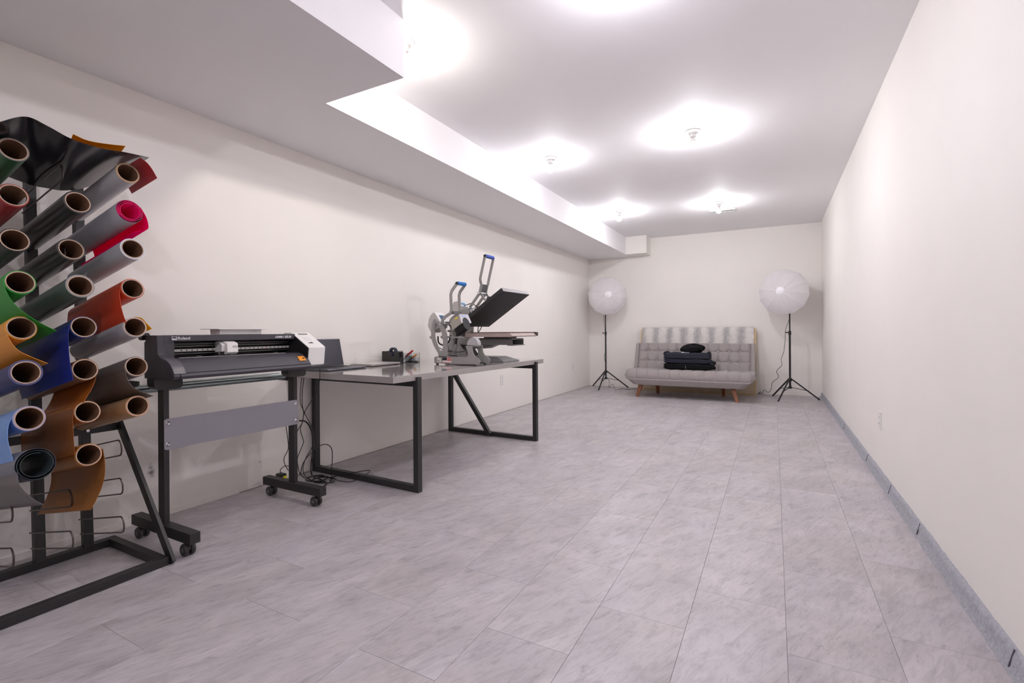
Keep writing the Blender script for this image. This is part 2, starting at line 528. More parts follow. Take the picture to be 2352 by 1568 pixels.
# ceiling air register
v = thing('air_vent', (-0.6, 7.15, ZC), 'white slotted air register on the far ceiling', 'vent')
WM = mat('white_enamel', (232, 230, 230), 0.4)
MB().prism([(-0.755, 7.09), (-0.445, 7.09), (-0.445, 7.21), (-0.755, 7.21)], 'z', ZC - 0.008, ZC, holes=[[(-0.735, 7.11), (-0.465, 7.11), (-0.465, 7.19), (-0.735, 7.19)]]).build('frame', WM, v)
MB().box(-0.735, -0.465, 7.11, 7.19, ZC - 0.002, ZC).build('backing', mat('duct_dark', (60, 58, 58), 0.8), v)
for i in range(14):
    x = -0.725 + i * 0.0192
    MB().bar((x, 7.11, ZC - 0.006), (x, 7.19, ZC - 0.006), 0.009, 0.0015, side=(0.8, 0, 0.6)).build('slat', WM, v)

# wall sockets
def outlet(p, side, label):
    x, y, z = p
    t = thing('wall_outlet', p, label, 'outlet', 'wall outlets')
    s = 1 if side == 'l' else -1
    MB().box(min(x, x + s * 0.007), max(x, x + s * 0.007), y - 0.037, y + 0.037, z - 0.06, z + 0.06, bev=0.002).build('cover_plate', WHITE_PLASTIC, t)
    for dz in (0.02, -0.02):
        MB().box(min(x, x + s * 0.010), max(x, x + s * 0.010), y - 0.017, y + 0.017, z + dz - 0.014, z + dz + 0.014, bev=0.002).build('socket', WHITE_PLASTIC, t)
        for dy in (-0.006, 0.006):
            MB().box(min(x + s * .0095, x + s * 0.0105), max(x + s * .0095, x + s * 0.0105), y + dy - 0.001, y + dy + 0.001, z + dz - 0.004, z + dz + 0.005).build('slot', BLACK_PLASTIC, t)
outlet((XL, 5.325, 0.405), 'l', 'white wall outlet seen under the far end of the work table')
outlet((XL, 7.78, 0.41), 'l', 'white wall outlet on the left wall near the tripod lamp')
outlet((XR, 4.10, 0.403), 'r', 'white wall outlet on the right wall above the kerb')
outlet((XR, 7.45, 0.41), 'r', 'white wall outlet on the right wall in the far corner')

# ================================================================ WORK TABLE
ZT = 0.755
tb = thing('work_table', (-2.48, 3.25, 0), 'long grey speckled work table on black square-tube legs', 'table', rz=-0.03)
TOPM = speckle_mat('grey_speckled_laminate', (166, 159, 157), (134, 128, 126), (192, 186, 184), 0.09)
TOPM.node_tree.nodes['Principled BSDF'].inputs['Specular IOR Level'].default_value = 0.75
TOPM.node_tree.nodes['Principled BSDF'].inputs['Coat Weight'].default_value = 0.4
TOPM.node_tree.nodes['Principled BSDF'].inputs['Coat Roughness'].default_value = 0.05
MB().box(-2.985, -1.985, 2.235, 4.265, ZT - 0.040, ZT).build('tabletop', TOPM, tb, bevel=0.0015)
LEGM = mat('black_square_tube', (46, 45, 46), 0.4, var=0.05, scale=20)
for y0, nm in ((2.455, 'a'), (4.095, 'b')):
    for x in (-1.988, -2.972):
        zt = 0.737 if x > -2 else 0.715
        MB().box(x - 0.02, x + 0.02, y0 - 0.02, y0 + 0.02, 0, zt).build('leg', LEGM, tb, bevel=0.002)
    MB().box(-2.952, -2.008, y0 - 0.02, y0 + 0.02, 0.001, 0.041).build('bottom_rail', LEGM, tb, bevel=0.002)
    MB().box(-2.952, -2.008, y0 - 0.02, y0 + 0.02, 0.675, 0.715).build('top_rail', LEGM, tb, bevel=0.002)
MB().bar((-2.985, 4.06, 0.712), (-2.47, 4.05, 0.02), 0.035, 0.04).build('diagonal_brace', LEGM, tb)

# ================================================================ ROLL RACK
RK = thing('vinyl_roll_rack', (-2.6, 0.75, 0), 'black steel rack with wire pegs holding rolls of vinyl', 'rack')
def ux(z): return -2.835 - 0.05 * z      # the uprights lean back a little
UPY = [1.049, 0.879, 0.709, 0.539]
MB().bar((-2.385, 0.25, 0.019), (-2.385, 1.165, 0.019), 0.035, 0.036).build('front_bar', BLACK_METAL, RK, bevel=0.002)
MB().bar((-2.845, 0.25, 0.019), (-2.845, 1.165, 0.019), 0.035, 0.036).build('rear_bar', BLACK_METAL, RK, bevel=0.002)
MB().bar((-2.83, 1.147, 0.019), (-2.40, 1.147, 0.019), 0.035, 0.036).build('end_bar', BLACK_METAL, RK, bevel=0.002)
MB().bar((-2.362, 1.176, 0.006), (-2.815, 1.168, 0.592), 0.014, 0.042).build('slanted_brace', BLACK_METAL, RK)
MB().bar((-2.838, 0.30, 0.575), (-2.838, 1.176, 0.575), 0.014, 0.036).build('cross_arm', BLACK_METAL, RK)
for p, ax in (((-2.830, 1.049, 0.574), (1, 0, 0)), ((-2.375, 1.185, 0.024), (0.3, 1, 0))):
    MB().lathe([(0, 0.006), (0.007, 0.005), (0.009, 0), (0.009, -0.004)], p, ax, seg=12).build('bolt', CHROME, RK, smooth=True)
WIRE = mat('dark_steel_wire', (88, 78, 76), 0.35, 0.6)
TILT = math.radians(12.0)
AX = Vector((math.cos(TILT), 0, math.sin(TILT))); EU = Vector((-math.sin(TILT), 0, math.cos(TILT)))
for yu in UPY:
    MB().bar((ux(0.03), yu, 0.03), (ux(1.78), yu, 1.78), 0.036, 0.036).build('upright', BLACK_METAL, RK, bevel=0.002)
    for k in range(10):
        zc = 0.128 + 0.163 * k
        c0 = Vector((ux(zc) - 0.012, yu - 0.0235, zc)); L = 0.425
        h = 0.033
        pts = [c0 + EU * h, c0 + EU * h + AX * (L - 0.022)]
        for a in (60, 30, 0, -30, -60):
            pts.append(c0 + AX * (L - 0.022 + 0.022 * math.cos(math.radians(a))) + EU * (h * math.sin(math.radians(a)) * 1.0))
        pts += [c0 - EU * h + AX * (L - 0.022), c0 - EU * h]
        MB().tube([tuple(p) for p in pts], 0.0032, 6).build('peg', WIRE, RK, smooth=True)

# ---------------------------------------------------------------- vinyl rolls
KRAFT = mat('shaded_kraft_core', (122, 86, 62), 0.85, var=0.08, scale=80)  # kraft darkened so the colour carries the shade inside the tubes
RIM = mat('pale_core_rim', (196, 168, 148), 0.8)
def vmat(name, rgb, rough=0.4):
    return mat(name, rgb, rough, var=0.03, scale=25, coat=0.1)
def roll(front, rgb, mname, label, R=0.0475, L=0.5, core=True, rough=0.42, flap=None, flap_rgb=None, fl=(0.0, 1.0), rim=None, scl=(650, 564), turns=2.4, inner=None, thin=0.0):
    """front = centre of the open front end; flap = outline of the loose end seen from the front, in steps right/down, divided by scl to metres"""
    F = Vector(front)
    L = min(L, (F.x - ux(F.z - 0.1) - 0.026) / AX.x)      # the back end stops at the upright
    base = F - AX * L
    t = thing('vinyl_roll', tuple(base), label, 'vinyl roll', 'vinyl rolls on the rack')
    E1 = Vector((0, 1, 0))
    m = vmat(mname, rgb, rough)
    R = 0.0397 + (R - 0.0397) * 0.65 if core else R
    if core:
        MB().lathe([(0.0362, 0.0022), (0.0398, 0.0022), (0.0398, 0.0012), (0.0362, 0.0012)], F, AX, 36, closed=True).build('core_rim', RIM, t, smooth=True)
        MB().lathe([(0.0365, 0.001), (0.0395, 0.001), (0.0395, -L), (0.0365, -L)], F, AX, 36, closed=True).build('core', KRAFT, t, smooth=True)
        MB().lathe([(0.0397, 0), (R - 0.001, 0), (R, -0.001), (R, -L + 0.001), (R - 0.001, -L), (0.0397, -L)], F, AX, 40, closed=True).build('vinyl', m, t, smooth=True)
        if rim:
            MB().lathe([(0.0397, 0.0012), (R, 0.0012), (R, 0), (0.0397, 0)], F, AX, 40, closed=True).build('edge', vmat(mname + '_edge', rim), t, smooth=True)
    else:
        rows = []
        n = 90
        for i in range(n + 1):
            a = 2 * math.pi * turns * i / n + 1.2
            r = (R - 0.014) + 0.014 * i / n
            p = E1 * (r * math.cos(a)) + EU * (r * math.sin(a))
            rows.append([tuple(F + p - AX * (0.001 * (n - i) / n)), tuple(F + p - AX * L)])
        MB().sheet(rows, 0.0012).build('vinyl', vmat(mname + '_in', inner) if inner else m, t, smooth=True)
        if inner:
            MB().lathe([(R + 0.0012, -0.004), (R + 0.002, -0.005), (R + 0.002, -L), (R + 0.0012, -L)], F, AX, 40, closed=True).build('backing_paper', m, t, smooth=True)
    if flap:
        pr = [E1 * (dx / scl[0]) + EU * (-dy / scl[1]) for dx, dy in flap]
        pr = [Vector(p) for p in spline([tuple(p) for p in pr], 5)]
        s0, s1 = fl
        rows = []
        for i, p in enumerate(pr):
            q = i / (len(pr) - 1)
            rows.append([tuple(F + p - AX * (L * (s0 + (s1 - s0) * v / 6.0))) for v in range(7)])
        MB().sheet(rows, 0.0012).build('loose_sheet', fabric_translucent(mname + '_sheet', flap_rgb or rgb, thin) if thin else vmat(mname + '_sheet', flap_rgb or rgb, rough), t, smooth=True)
    return t
YC = [1.0255, 0.8555, 0.6855]
SC_, SB_, SA_ = (650, 564), (755, 603), (898, 654)
def at(col, k, dx=0.0):
    zc = 0.128 + 0.163 * k
    c0 = Vector((ux(zc) + 0.024, YC[col], zc)) 
    return tuple(c0 + AX * (0.515 + dx))
# right-hand column (nearest the cutter)
roll(at(0, 9, 0.00), (196, 193, 198), 'pearl_white_film', 'pearl white vinyl roll with gold edge, top right of the rack', rim=(190, 150, 90), R=0.0445)
roll(at(0, 8, 0.01), (172, 170, 176), 'pink_backing', 'hot pink vinyl roll wrapped in grey backing paper without core', core=False, inner=(255, 26, 128), R=0.047, flap=[(26, -14), (36, 5), (40, 22), (38, 38), (20, 46), (4, 51)], flap_rgb=(255, 18, 124), scl=SC_, thin=0.45)
roll(at(0, 7, 0.02), (188, 188, 194), 'silver_film', 'light silver grey vinyl roll just below the hot pink one', R=0.0475, rim=(214, 216, 224), flap=[(-26, 8), (-30, 20), (-34, 30)], fl=(0.62, 1.0), flap_rgb=(186, 186, 192), scl=SC_)
roll(at(0, 6, 0.01), (206, 70, 34), 'orange_red_film', 'orange red vinyl roll with its sheet hanging straight down', R=0.0445, flap=[(-26, -6), (-29, 10), (-30, 30), (-29, 48), (-26, 66), (-22, 82)], flap_rgb=(214, 62, 24), fl=(0.01, 1), scl=SC_)
roll(at(0, 5, 0.02), (190, 186, 190), 'grey_backed_yellow', 'grey backed vinyl roll with a yellow tip curling out at right', R=0.0445, flap=[(2, -25), (18, -22), (28, -10), (40, 4)], fl=(0.0, 0.10), flap_rgb=(240, 188, 24), scl=SC_, thin=0.45)
roll(at(0, 4, 0.02), (112, 104, 100), 'taupe_film', 'taupe grey vinyl roll with its sheet flaring out at the bottom', R=0.0445, flap=[(-25, 0), (-25, 20), (-18, 40), (-2, 56), (18, 66), (32, 73)], flap_rgb=(108, 97, 88), scl=SC_)
roll(at(0, 3, 0.02), (186, 150, 108), 'tan_film', 'tan gold vinyl roll, lowest of the right column', R=0.0445, rim=(196, 140, 100))
# middle column
roll(at(1, 8, 0.00), (52, 50, 52), 'black_gloss_film', 'black glossy vinyl roll below the draped black sheet', R=0.0480, rough=0.3, rim=(40, 38, 40))
roll(at(1, 7, -0.07), (62, 62, 58), 'charcoal_film', 'charcoal vinyl roll pushed in deepest on the middle column', R=0.0475, rough=0.3)
roll(at(1, 6, 0.00), (100, 112, 108), 'slate_green_film', 'slate green grey vinyl roll in the middle column', R=0.0480, rim=(150, 146, 146))
roll(at(1, 5, 0.02), (26, 44, 104), 'royal_blue_film', 'royal blue vinyl roll with a long blue sheet hanging in front', R=0.0445, flap=[(-32, -5), (-37, 20), (-39, 55), (-39, 85), (-36, 122)], flap_rgb=(14, 42, 142), fl=(0.0, 0.98), scl=SB_)
roll(at(1, 4, 0.02), (128, 86, 52), 'bronze_film', 'bronze brown vinyl roll beneath the hanging blue sheet', R=0.0445, flap=[(31, 4), (24, 26), (12, 48), (-2, 66), (-10, 78)], flap_rgb=(172, 92, 26), fl=(0.02, 0.80), scl=SB_)
roll(at(1, 3, 0.03), (170, 98, 34), 'amber_film', 'amber vinyl roll with a long brown sheet falling to the left', R=0.0430, flap=[(-30, -12), (-34, 12), (-36, 45), (-37, 70), (-38, 92)], flap_rgb=(150, 84, 28), fl=(0.0, 1.0), scl=SB_)
roll(at(1, 2, 0.03), (172, 108, 40), 'ochre_film', 'ochre vinyl roll, lowest of the middle column, sheet hanging below', R=0.0440, flap=[(34, -8), (36, 20), (33, 50), (22, 80), (6, 105), (-8, 123)], flap_rgb=(160, 98, 30), fl=(0.0, 1.0), scl=SB_)
# left column
roll(at(2, 9, -0.03), (24, 84, 44), 'dark_green_film', 'dark green vinyl roll at the top left of the rack', R=0.0450, rim=(120, 120, 118))
roll(at(2, 8, -0.04), (150, 26, 34), 'red_film', 'deep red vinyl roll with a paper slip inside its core', R=0.0455)
roll(at(2, 7, -0.04), (44, 42, 44), 'black_matte_film', 'matte black vinyl roll in the left column under the red one', R=0.0450)
roll(at(2, 6, 0.00), (34, 150, 52), 'bright_green_film', 'bright green vinyl roll whose sheet sweeps down to the right', R=0.0455, flap=[(-38, -12), (-38, 8), (-24, 44), (8, 76), (42, 98), (78, 116)], flap_rgb=(26, 146, 34), scl=SA_)
roll(at(2, 5, 0.00), (238, 158, 38), 'mango_film', 'mango yellow vinyl roll with its sheet sweeping to the right', R=0.0445, flap=[(-34, -8), (-32, 20), (-14, 50), (16, 68), (56, 86)], flap_rgb=(236, 152, 30), scl=SA_)
roll(at(2, 4, 0.03), (38, 46, 104), 'navy_film', 'navy blue vinyl roll with a pale core ring, left column', R=0.0490, rim=(74, 74, 118))
roll(at(2, 3, 0.05), (120, 158, 220), 'sky_blue_film', 'sky blue vinyl roll with a short sheet hanging at left', R=0.0450, rim=(170, 164, 200), flap=[(-36, -10), (-48, 10), (-52, 40), (-48, 70), (-44, 90)], flap_rgb=(120, 164, 230), scl=SA_)
roll(at(2, 2, 0.10), (120, 120, 130), 'grey_backing', 'dark slate vinyl roll curled up without core, bottom left', core=False, inner=(66, 76, 82), R=0.052, turns=1.7, flap=[(-44, 10), (-42, 35), (-28, 58), (-10, 78), (8, 92)], flap_rgb=(112, 106, 108), scl=SA_)
# paper slip inside the red roll
F = Vector(at(2, 8, -0.04))
slip = MB().sheet([[tuple(F - AX * (0.01 + 0.07 * v) + Vector((0, 1, 0)) * 0.0355 * math.cos(a) + EU * 0.0355 * math.sin(a)) for v in (0, 1)] for a in [math.radians(-110 + 12 * i) for i in range(11)]], 0.0006).build('paper_slip', mat('white_paper', (225, 222, 222), 0.8), None, smooth=True, loc=tuple(F))
tag(slip, 'white printed paper slip tucked inside the red roll', 'paper')

# loose sheets draped over the top of the rack
def loft(front, rear, n=8):
    a, b = spline(front, 6), spline(rear, 6)
    return [[tuple(p.lerp(q, v / n)) for v in range(n + 1)] for p, q in zip(a, b)]
FILM = mat('glossy_black_film', (34, 33, 40), 0.16)
tag(MB().sheet(loft([(-2.31,0.561,1.698),(-2.31,0.623,1.75),(-2.31,0.688,1.793),(-2.31,0.746,1.781),(-2.31,0.814,1.758),(-2.31,0.901,1.753),(-2.31,0.988,1.763),(-2.31,1.07,1.768)], [(-2.8,0.704,1.708),(-2.8,0.76,1.689),(-2.8,0.847,1.668),(-2.8,0.903,1.668),(-2.8,0.955,1.671),(-2.8,1.025,1.699),(-2.8,1.1,1.747),(-2.8,1.17,1.795)]), 0.0012).build('vinyl_sheet', FILM, None, smooth=True, loc=(-2.55, 0.85, 1.7)), 'large glossy black film sheet draped across the top of the rack', 'vinyl sheet')
tag(MB().sheet(loft([(-2.46,0.871,1.826),(-2.46,0.916,1.817),(-2.46,0.974,1.823),(-2.46,1.049,1.838)], [(-2.86,0.984,1.858),(-2.86,1.032,1.856),(-2.86,1.098,1.865),(-2.86,1.171,1.874)], 5), 0.0012).build('vinyl_sheet', fabric_translucent('gold_film', (240, 172, 52), 0.5), None, smooth=True, loc=(-2.6, 0.95, 1.8)), 'gold film sheet peeking out above the draped black sheet', 'vinyl sheet')
tag(MB().sheet(loft([(-2.33,1.046,1.764),(-2.33,1.071,1.75),(-2.33,1.091,1.726),(-2.33,1.109,1.695)], [(-2.6,1.07,1.752),(-2.6,1.093,1.735),(-2.6,1.113,1.708),(-2.6,1.133,1.672)], 5), 0.0012).build('vinyl_sheet', mat('red_film_sheet', (186, 34, 44), 0.35), None, smooth=True, loc=(-2.5, 1.1, 1.7)), 'small red film flap sticking out behind the pearl white roll', 'vinyl sheet')

# ================================================================ CUTTER STAND
ST = thing('cutter_stand', (-2.6, 1.62, 0), 'black rolling floor stand with a grey panel under the vinyl cutter', 'stand')
GREYPANEL = mat('grey_coated_panel', (146, 142, 150), 0.55, var=0.03, scale=200, bump=0.15, bscale=900)
for y in (1.258, 1.973):
    MB().box(-2.625, -2.573, y - 0.013, y + 0.013, 0.112, 0.80).build('post', BLACK_METAL, ST, bevel=0.003)
    MB().box(-2.86, -2.335, y - 0.024, y + 0.024, 0.064, 0.114).build('foot_beam', BLACK_METAL, ST, bevel=0.003)
    MB().prism([(y - 0.055, 0.812), (y + 0.07, 0.812), (y + 0.07, 0.775)] + arc(y + 0.05, 0.777, 0.02, 0, -90, 4) + arc(y - 0.025, 0.787, 0.03, -90, -180, 4), 'x', -2.63, -2.565).build('saddle', BLACK_METAL, ST)
    for x in (-2.395, -2.805):
        stem = MB().lathe([(0, 0.064), (0.008, 0.064), (0.008, 0.05), (0.016, 0.05), (0.016, 0.044), (0, 0.044)], (x, y, 0), seg=12).build('caster', BLACK_PLASTIC, ST, smooth=True)
        for s in (-1, 1):
            MB().lathe([(0, -0.009), (0.024, -0.009), (0.029, -0.004), (0.029, 0.004), (0.024, 0.009), (0, 0.009)], (x, y + s * 0.015, 0.0292), (0, 1, 0), 20).build('wheel', mat('smoky_wheel', (58, 56, 58), 0.35), stem, smooth=True)
            MB().lathe([(0, -0.0006), (0.010, -0.0006), (0.010, 0.0006), (0, 0.0006)], (x, y + s * 0.0246, 0.0292), (0, 1, 0), 14).build('hub', mat('grey_hub', (104, 102, 104), 0.4), stem, smooth=True)
        MB().prism([(x - 0.02, 0.03), (x - 0.012, 0.048), (x + 0.012, 0.048), (x + 0.02, 0.03), (x + 0.01, 0.022), (x - 0.01, 0.022)], 'y', y - 0.005, y + 0.005).build('fork', BLACK_PLASTIC, stem)
pan = MB().prism([(1.246, 0.473), (1.256, 0.467), (1.978, 0.467), (1.988, 0.473), (1.988, 0.610), (1.978, 0.616), (1.256, 0.616), (1.246, 0.610)], 'x', -2.573, -2.568).build('brace_panel', GREYPANEL, ST)
for y in (1.263, 1.972):
    for z in (0.492, 0.592):
        MB().lathe([(0, 0.006), (0.006, 0.006), (0.0085, 0.003), (0.011, 0.001), (0.011, 0)], (-2.568, y, z), (1, 0, 0), 12).build('bolt', CHROME, pan, smooth=True)
# media roller bars hung behind the posts, with their bent brackets
for dz, dx in ((0.0, 0.0), (0.006, -0.065)):
    MB().tube([(-2.735 + dx, 1.16, 0.748 + dz), (-2.735 + dx, 2.02, 0.748 + dz)], 0.0165, 18).build('media_roller', mat('brushed_roller', (150, 160, 162), 0.3, 0.9), ST, smooth=True)
for y in (1.155, 2.03):
    MB().prism([(-2.60, 0.805), (-2.70, 0.805), (-2.82, 0.735), (-2.82, 0.722), (-2.72, 0.722), (-2.68, 0.765), (-2.60, 0.785)], 'y', y - 0.004, y + 0.004).build('roller_bracket', BLACK_METAL, ST)
MB().lathe([(0, 0), (0.008, 0.001), (0.010, 0.01), (0, 0.012)], (-2.60, 1.986, 0.70), (0, 1, 0), 12).build('knob', BLACK_PLASTIC, ST, smooth=True)

# ================================================================ VINYL CUTTER
CT = thing('vinyl_cutter', (-2.55, 1.62, 0.812), 'dark grey desktop vinyl cutter with white carriage and white control panel', 'vinyl cutter')
Y0, Y1 = 1.205, 1.947
HOODARC = [(-2.545, 0.905), (-2.50, 0.906), (-2.47, 0.899), (-2.44, 0.884), (-2.418, 0.862), (-2.402, 0.838)]
LIP = [(-2.397, 0.829), (-2.407, 0.816), (-2.44, 0.812), (-2.56, 0.812)]
cap = [(-2.66, 0.812), (-2.66, 0.985), (-2.648, 0.992), (-2.648, 1.018), (-2.545, 1.018), (-2.540, 0.93)] + HOODARC[1:] + LIP[:3]
lc = MB().prism(cap, 'y', Y0, Y0 + 0.03).build('left_side_cover', DARK_PLASTIC, CT, bevel=0.003)
for x, z in ((-2.615, 0.985), (-2.455, 0.835)):
    MB().lathe([(0, 0.0006), (0.004, 0.0006), (0.004, -0.001), (0, -0.001)], (x, Y0, z), (0, -1, 0), 12).build('screw_hole', BLACK_PLASTIC, lc)
MB().box(-2.66, -2.548, Y0 + 0.03, 1.283, 0.905, 1.018).build('left_post_cover', DARK_PLASTIC, CT, bevel=0.002)
MB().prism([(-2.69, 1.005), (-2.66, 1.03), (-2.645, 1.018), (-2.66, 0.995), (-2.675, 0.995)], 'y', Y0 - 0.012, Y0 + 0.02).build('media_lever', BLACK_PLASTIC, CT)
MB().box(-2.66, -2.652, Y0 + 0.03, Y1, 0.90, 1.018).build('back_panel', BLACK_PLASTIC, CT)
MB().box(-2.66, -2.540, 1.283, Y1, 0.988, 1.0185).build('top_beam', DARK_PLASTIC, CT, bevel=0.002)
MB().box(-2.66, -2.46, Y0 + 0.03, Y1, 0.812, 0.880).build('lower_body', DARK_PLASTIC, CT)
MB().box(-2.65, -2.545, Y0 + 0.03, Y1, 0.880, 0.893).build('cutting_bed', mat('grey_bed', (120, 116, 112), 0.4), CT)
MB().box(-2.546, -2.536, 1.30, 1.88, 0.9055, 0.9085).build('blade_strip', WHITE_PLASTIC, CT)
HOODM = mat('charcoal_hood', (70, 67, 76), 0.42, bump=0.35, bscale=700)
shell = HOODARC + LIP[:2]
rows = [[(x, Y0 + 0.03 + (Y1 - Y0 - 0.03) * v / 4, z) for v in range(5)] for x, z in shell]
hood = MB().sheet(rows, 0.004).build('front_hood', HOODM, CT, smooth=True)
MB().box(-2.4085, -2.4005, Y0 + 0.03, Y1, 0.8425, 0.8445).build('hood_groove', BLACK_PLASTIC, hood)
rows = [[(x - 0.001 + 0.003, Y0 + 0.002 + 0.05 * v, z + 0.002) for v in range(2)] for x, z in HOODARC]
MB().sheet(rows, 0.004).build('hood_end_trim', mat('satin_trim', (92, 88, 96), 0.38), hood, smooth=True)
MB().prism(cap[-len(HOODARC) - 2:] + [(-2.56, 0.812)], 'y', Y1 - 0.010, Y1 + 0.001).build('right_side_cover', DARK_PLASTIC, CT)
sy0, sy1 = Y1 - 0.066, Y1 - 0.022
rows = [[(x + 0.003, sy0 + (sy1 - sy0) * v, z + 0.0015) for v in (0, 1)] for x, z in ((-2.441, 0.887), (-2.429, 0.876), (-2.416, 0.862))]
stk = MB().sheet(rows, 0.001).build('warning_sticker', mat('orange_sticker', (240, 150, 30), 0.5), hood)
MB().lathe([(0, 0.0005), (0.007, 0.0005), (0.007, 0), (0, 0)], (-2.424, Y1 - 0.034, 0.8755), (0.75, 0, 0.66), 6).build('sticker_symbol', BLACK_PLASTIC, stk)
for z, r in ((0.962, 0.005), (0.925, 0.004)):
    MB().tube([(-2.60, 1.283, z), (-2.60, Y1, z)], r, 10).build('rail', mat('rail_steel', (120, 118, 120), 0.25, 0.9), CT, smooth=True)
MB().box(-2.606, -2.594, 1.283, Y1, 0.968, 0.978).build('upper_rail_cover', mat('dark_rail', (58, 56, 58), 0.35), CT)
ruler = MB().box(-2.593, -2.590, 1.30, 1.945, 0.936, 0.948).build('ruler_strip', mat('ruler_white', (196, 192, 188), 0.5), CT)
for i in range(24):
    y = 1.335 + i * 0.0255
    if 1.54 < y < 1.64: continue
    MB().box(-2.5902, -2.5896, y - 0.003, y + 0.003, 0.939, 0.945).build('ruler_mark', mat('red_mark', (200, 60, 60)) if i in (7, 18) else BLACK_PLASTIC, ruler)
car = MB().prism([(-2.60, 0.905), (-2.60, 0.985), (-2.56, 0.987), (-2.520, 0.972), (-2.516, 0.925), (-2.53, 0.915)], 'y', 1.521, 1.581).build('carriage', WHITE_PLASTIC, CT, bevel=0.003)
cy0 = 1.504
MB().prism([(-2.60, 0.925), (-2.60, 0.980), (-2.565, 0.984), (-2.535, 0.965), (-2.54, 0.93)], 'y', cy0, cy0 + 0.028).build('blade_cover', WHITE_PLASTIC, car, bevel=0.002)
MB().tube([(-2.55, cy0 + 0.012, 0.93), (-2.55, cy0 + 0.012, 0.898)], 0.008, 12).build('blade_holder', BLACK_PLASTIC, car, smooth=True)
MB().box(-2.58, -2.54, cy0 - 0.012, cy0 + 0.05, 0.905, 0.915).build('carriage_base', BLACK_PLASTIC, car)
for i in range(6):
    for j in range(3):
        MB().box(-2.5178, -2.5170, 1.551 + 0.0045 * i, 1.551 + 0.0045 * i + 0.002, 0.950 + 0.004 * j, 0.952 + 0.004 * j).build('vent_hole', mat('grey_dot', (120, 118, 118)), car)
for p in (1.404, 1.835):
    g = MB().box(-2.60, -2.545, p - 0.03, p + 0.03, 0.893, 0.905, bev=0.002).build('pinch_roller', BLACK_PLASTIC, CT)
    MB().tube([(-2.565, p - 0.012, 0.905), (-2.565, p + 0.012, 0.905)], 0.010, 14).build('rubber_roller', mat('rubber', (48, 46, 46), 0.7), g, smooth=True)
MB().prism([(-2.66, 0.812), (-2.66, 1.018), (-2.56, 1.018), (-2.42, 0.935), (-2.432, 0.83), (-2.46, 0.812)], 'y', Y1 - 0.006, Y1 + 0.002).build('inner_side_wall', BLACK_PLASTIC, CT)
cprof = [(-2.665, 0.835), (-2.665, 1.010), (-2.640, 1.026), (-2.575, 1.026), (-2.425, 0.938), (-2.437, 0.832), (-2.46, 0.826)]
cp = MB().prism(cprof, 'y', Y1 + 0.002, Y1 + 0.126).build('control_panel', WHITE_PLASTIC, CT, bevel=0.003)
sl = Vector((0.15, 0, -0.088)).normalized(); nn = Vector((0.088, 0, 0.15)).normalized()
def onslope(t, y, e): 
    p = Vector((-2.575, y, 1.026)) + sl * t + nn * e
    return tuple(p)
MB().bar(onslope(0.020, Y1 + 0.036, 0.0008), onslope(0.020, Y1 + 0.100, 0.0008), 0.011, 0.002, side=tuple(sl)).build('display', mat('lcd_dark', (110, 106, 104), 0.3), cp)
for i in range(4):
    for j in range(3):
        MB().bar(onslope(0.058 + 0.013 * i, Y1 + 0.040 + 0.018 * j, 0.0005), onslope(0.058 + 0.013 * i, Y1 + 0.046 + 0.018 * j, 0.0005), 0.004, 0.0012, side=tuple(sl)).build('button', mat('pale_button', (206, 200, 200)), cp)
MB().bar(onslope(0.125, Y1 + 0.036, 0.0008), onslope(0.125, Y1 + 0.072, 0.0008), 0.005, 0.002, side=tuple(sl)).build('force_slider', mat('slot_grey', (96, 92, 92)), cp)
MB().bar(onslope(0.121, Y1 + 0.052, 0.001), onslope(0.125, Y1 + 0.064, 0.001), 0.007, 0.005, side=tuple(sl)).build('slider_knob', BLACK_PLASTIC, cp)
for x, z in ((-2.545, 1.000), (-2.440, 0.870)):
    MB().lathe([(0, 0.001), (0.004, 0.001), (0.004, 0), (0, 0)], (x, Y1 + 0.001, z), (0, -1, 0), 10).build('screw', CHROME, cp)
MB().box(-2.55, -2.52, Y1 + 0.04, Y1 + 0.05, 0.8235, 0.826).build('label_slot', BLACK_PLASTIC, cp)
LOGO = mat('white_print', (232, 230, 234), 0.5)
lx = -2.5395
text_mesh('Roland', 0.0200, (lx, 1.293, 0.9965), (0, 1.02, 0), (0, 0, 1), 0.0004, 'logo', LOGO, CT, bold=0.0002)
ly = 1.267
MB().prism([(ly, 0.9945), (ly + 0.0225, 0.9945), (ly + 0.0225, 1.0115), (ly, 1.0115)], 'x', lx, lx + 0.0006, holes=[[(ly + 0.0022, 0.9992), (ly + 0.0202, 0.9992), (ly + 0.0202, 1.0095), (ly + 0.0022, 1.0095)]]).build('logo_mark', LOGO, CT)
MB().box(lx, lx + 0.0006, ly + 0.004, ly + 0.0185, 1.0000, 1.0028).build('logo_mark_bar', LOGO, CT)
text_mesh('CAMM-1', 0.0155, (lx, 1.813, 0.9968), (0, 1, 0), (0, 0, 1), 0.0004, 'model_name', LOGO, CT, shear=0.35, bold=0.0005)
text_mesh('GS-24', 0.0170, (lx, 1.876, 0.9968), (0, 1, 0), (0, 0, 1), 0.0004, 'model_name', LOGO, CT, shear=0.25, bold=0.0006)

# white tray standing upside down on the cutter
tr = thing('white_tray', (-2.61, 1.62, 1.0186), 'white shallow tray with a wide rim lying on top of the cutter', 'tray')
ta, tb_ = 1.508, 1.742
MB().prism([(-2.645, 1.0188), (-2.56, 1.0188), (-2.556, 1.046), (-2.649, 1.046)], 'y', ta, tb_).build('tray_body', WHITE_PLASTIC, tr, bevel=0.002)
MB().box(-2.70, -2.535, ta - 0.022, tb_ + 0.022, 1.046, 1.0495).build('tray_rim', WHITE_PLASTIC, tr, bevel=0.001)

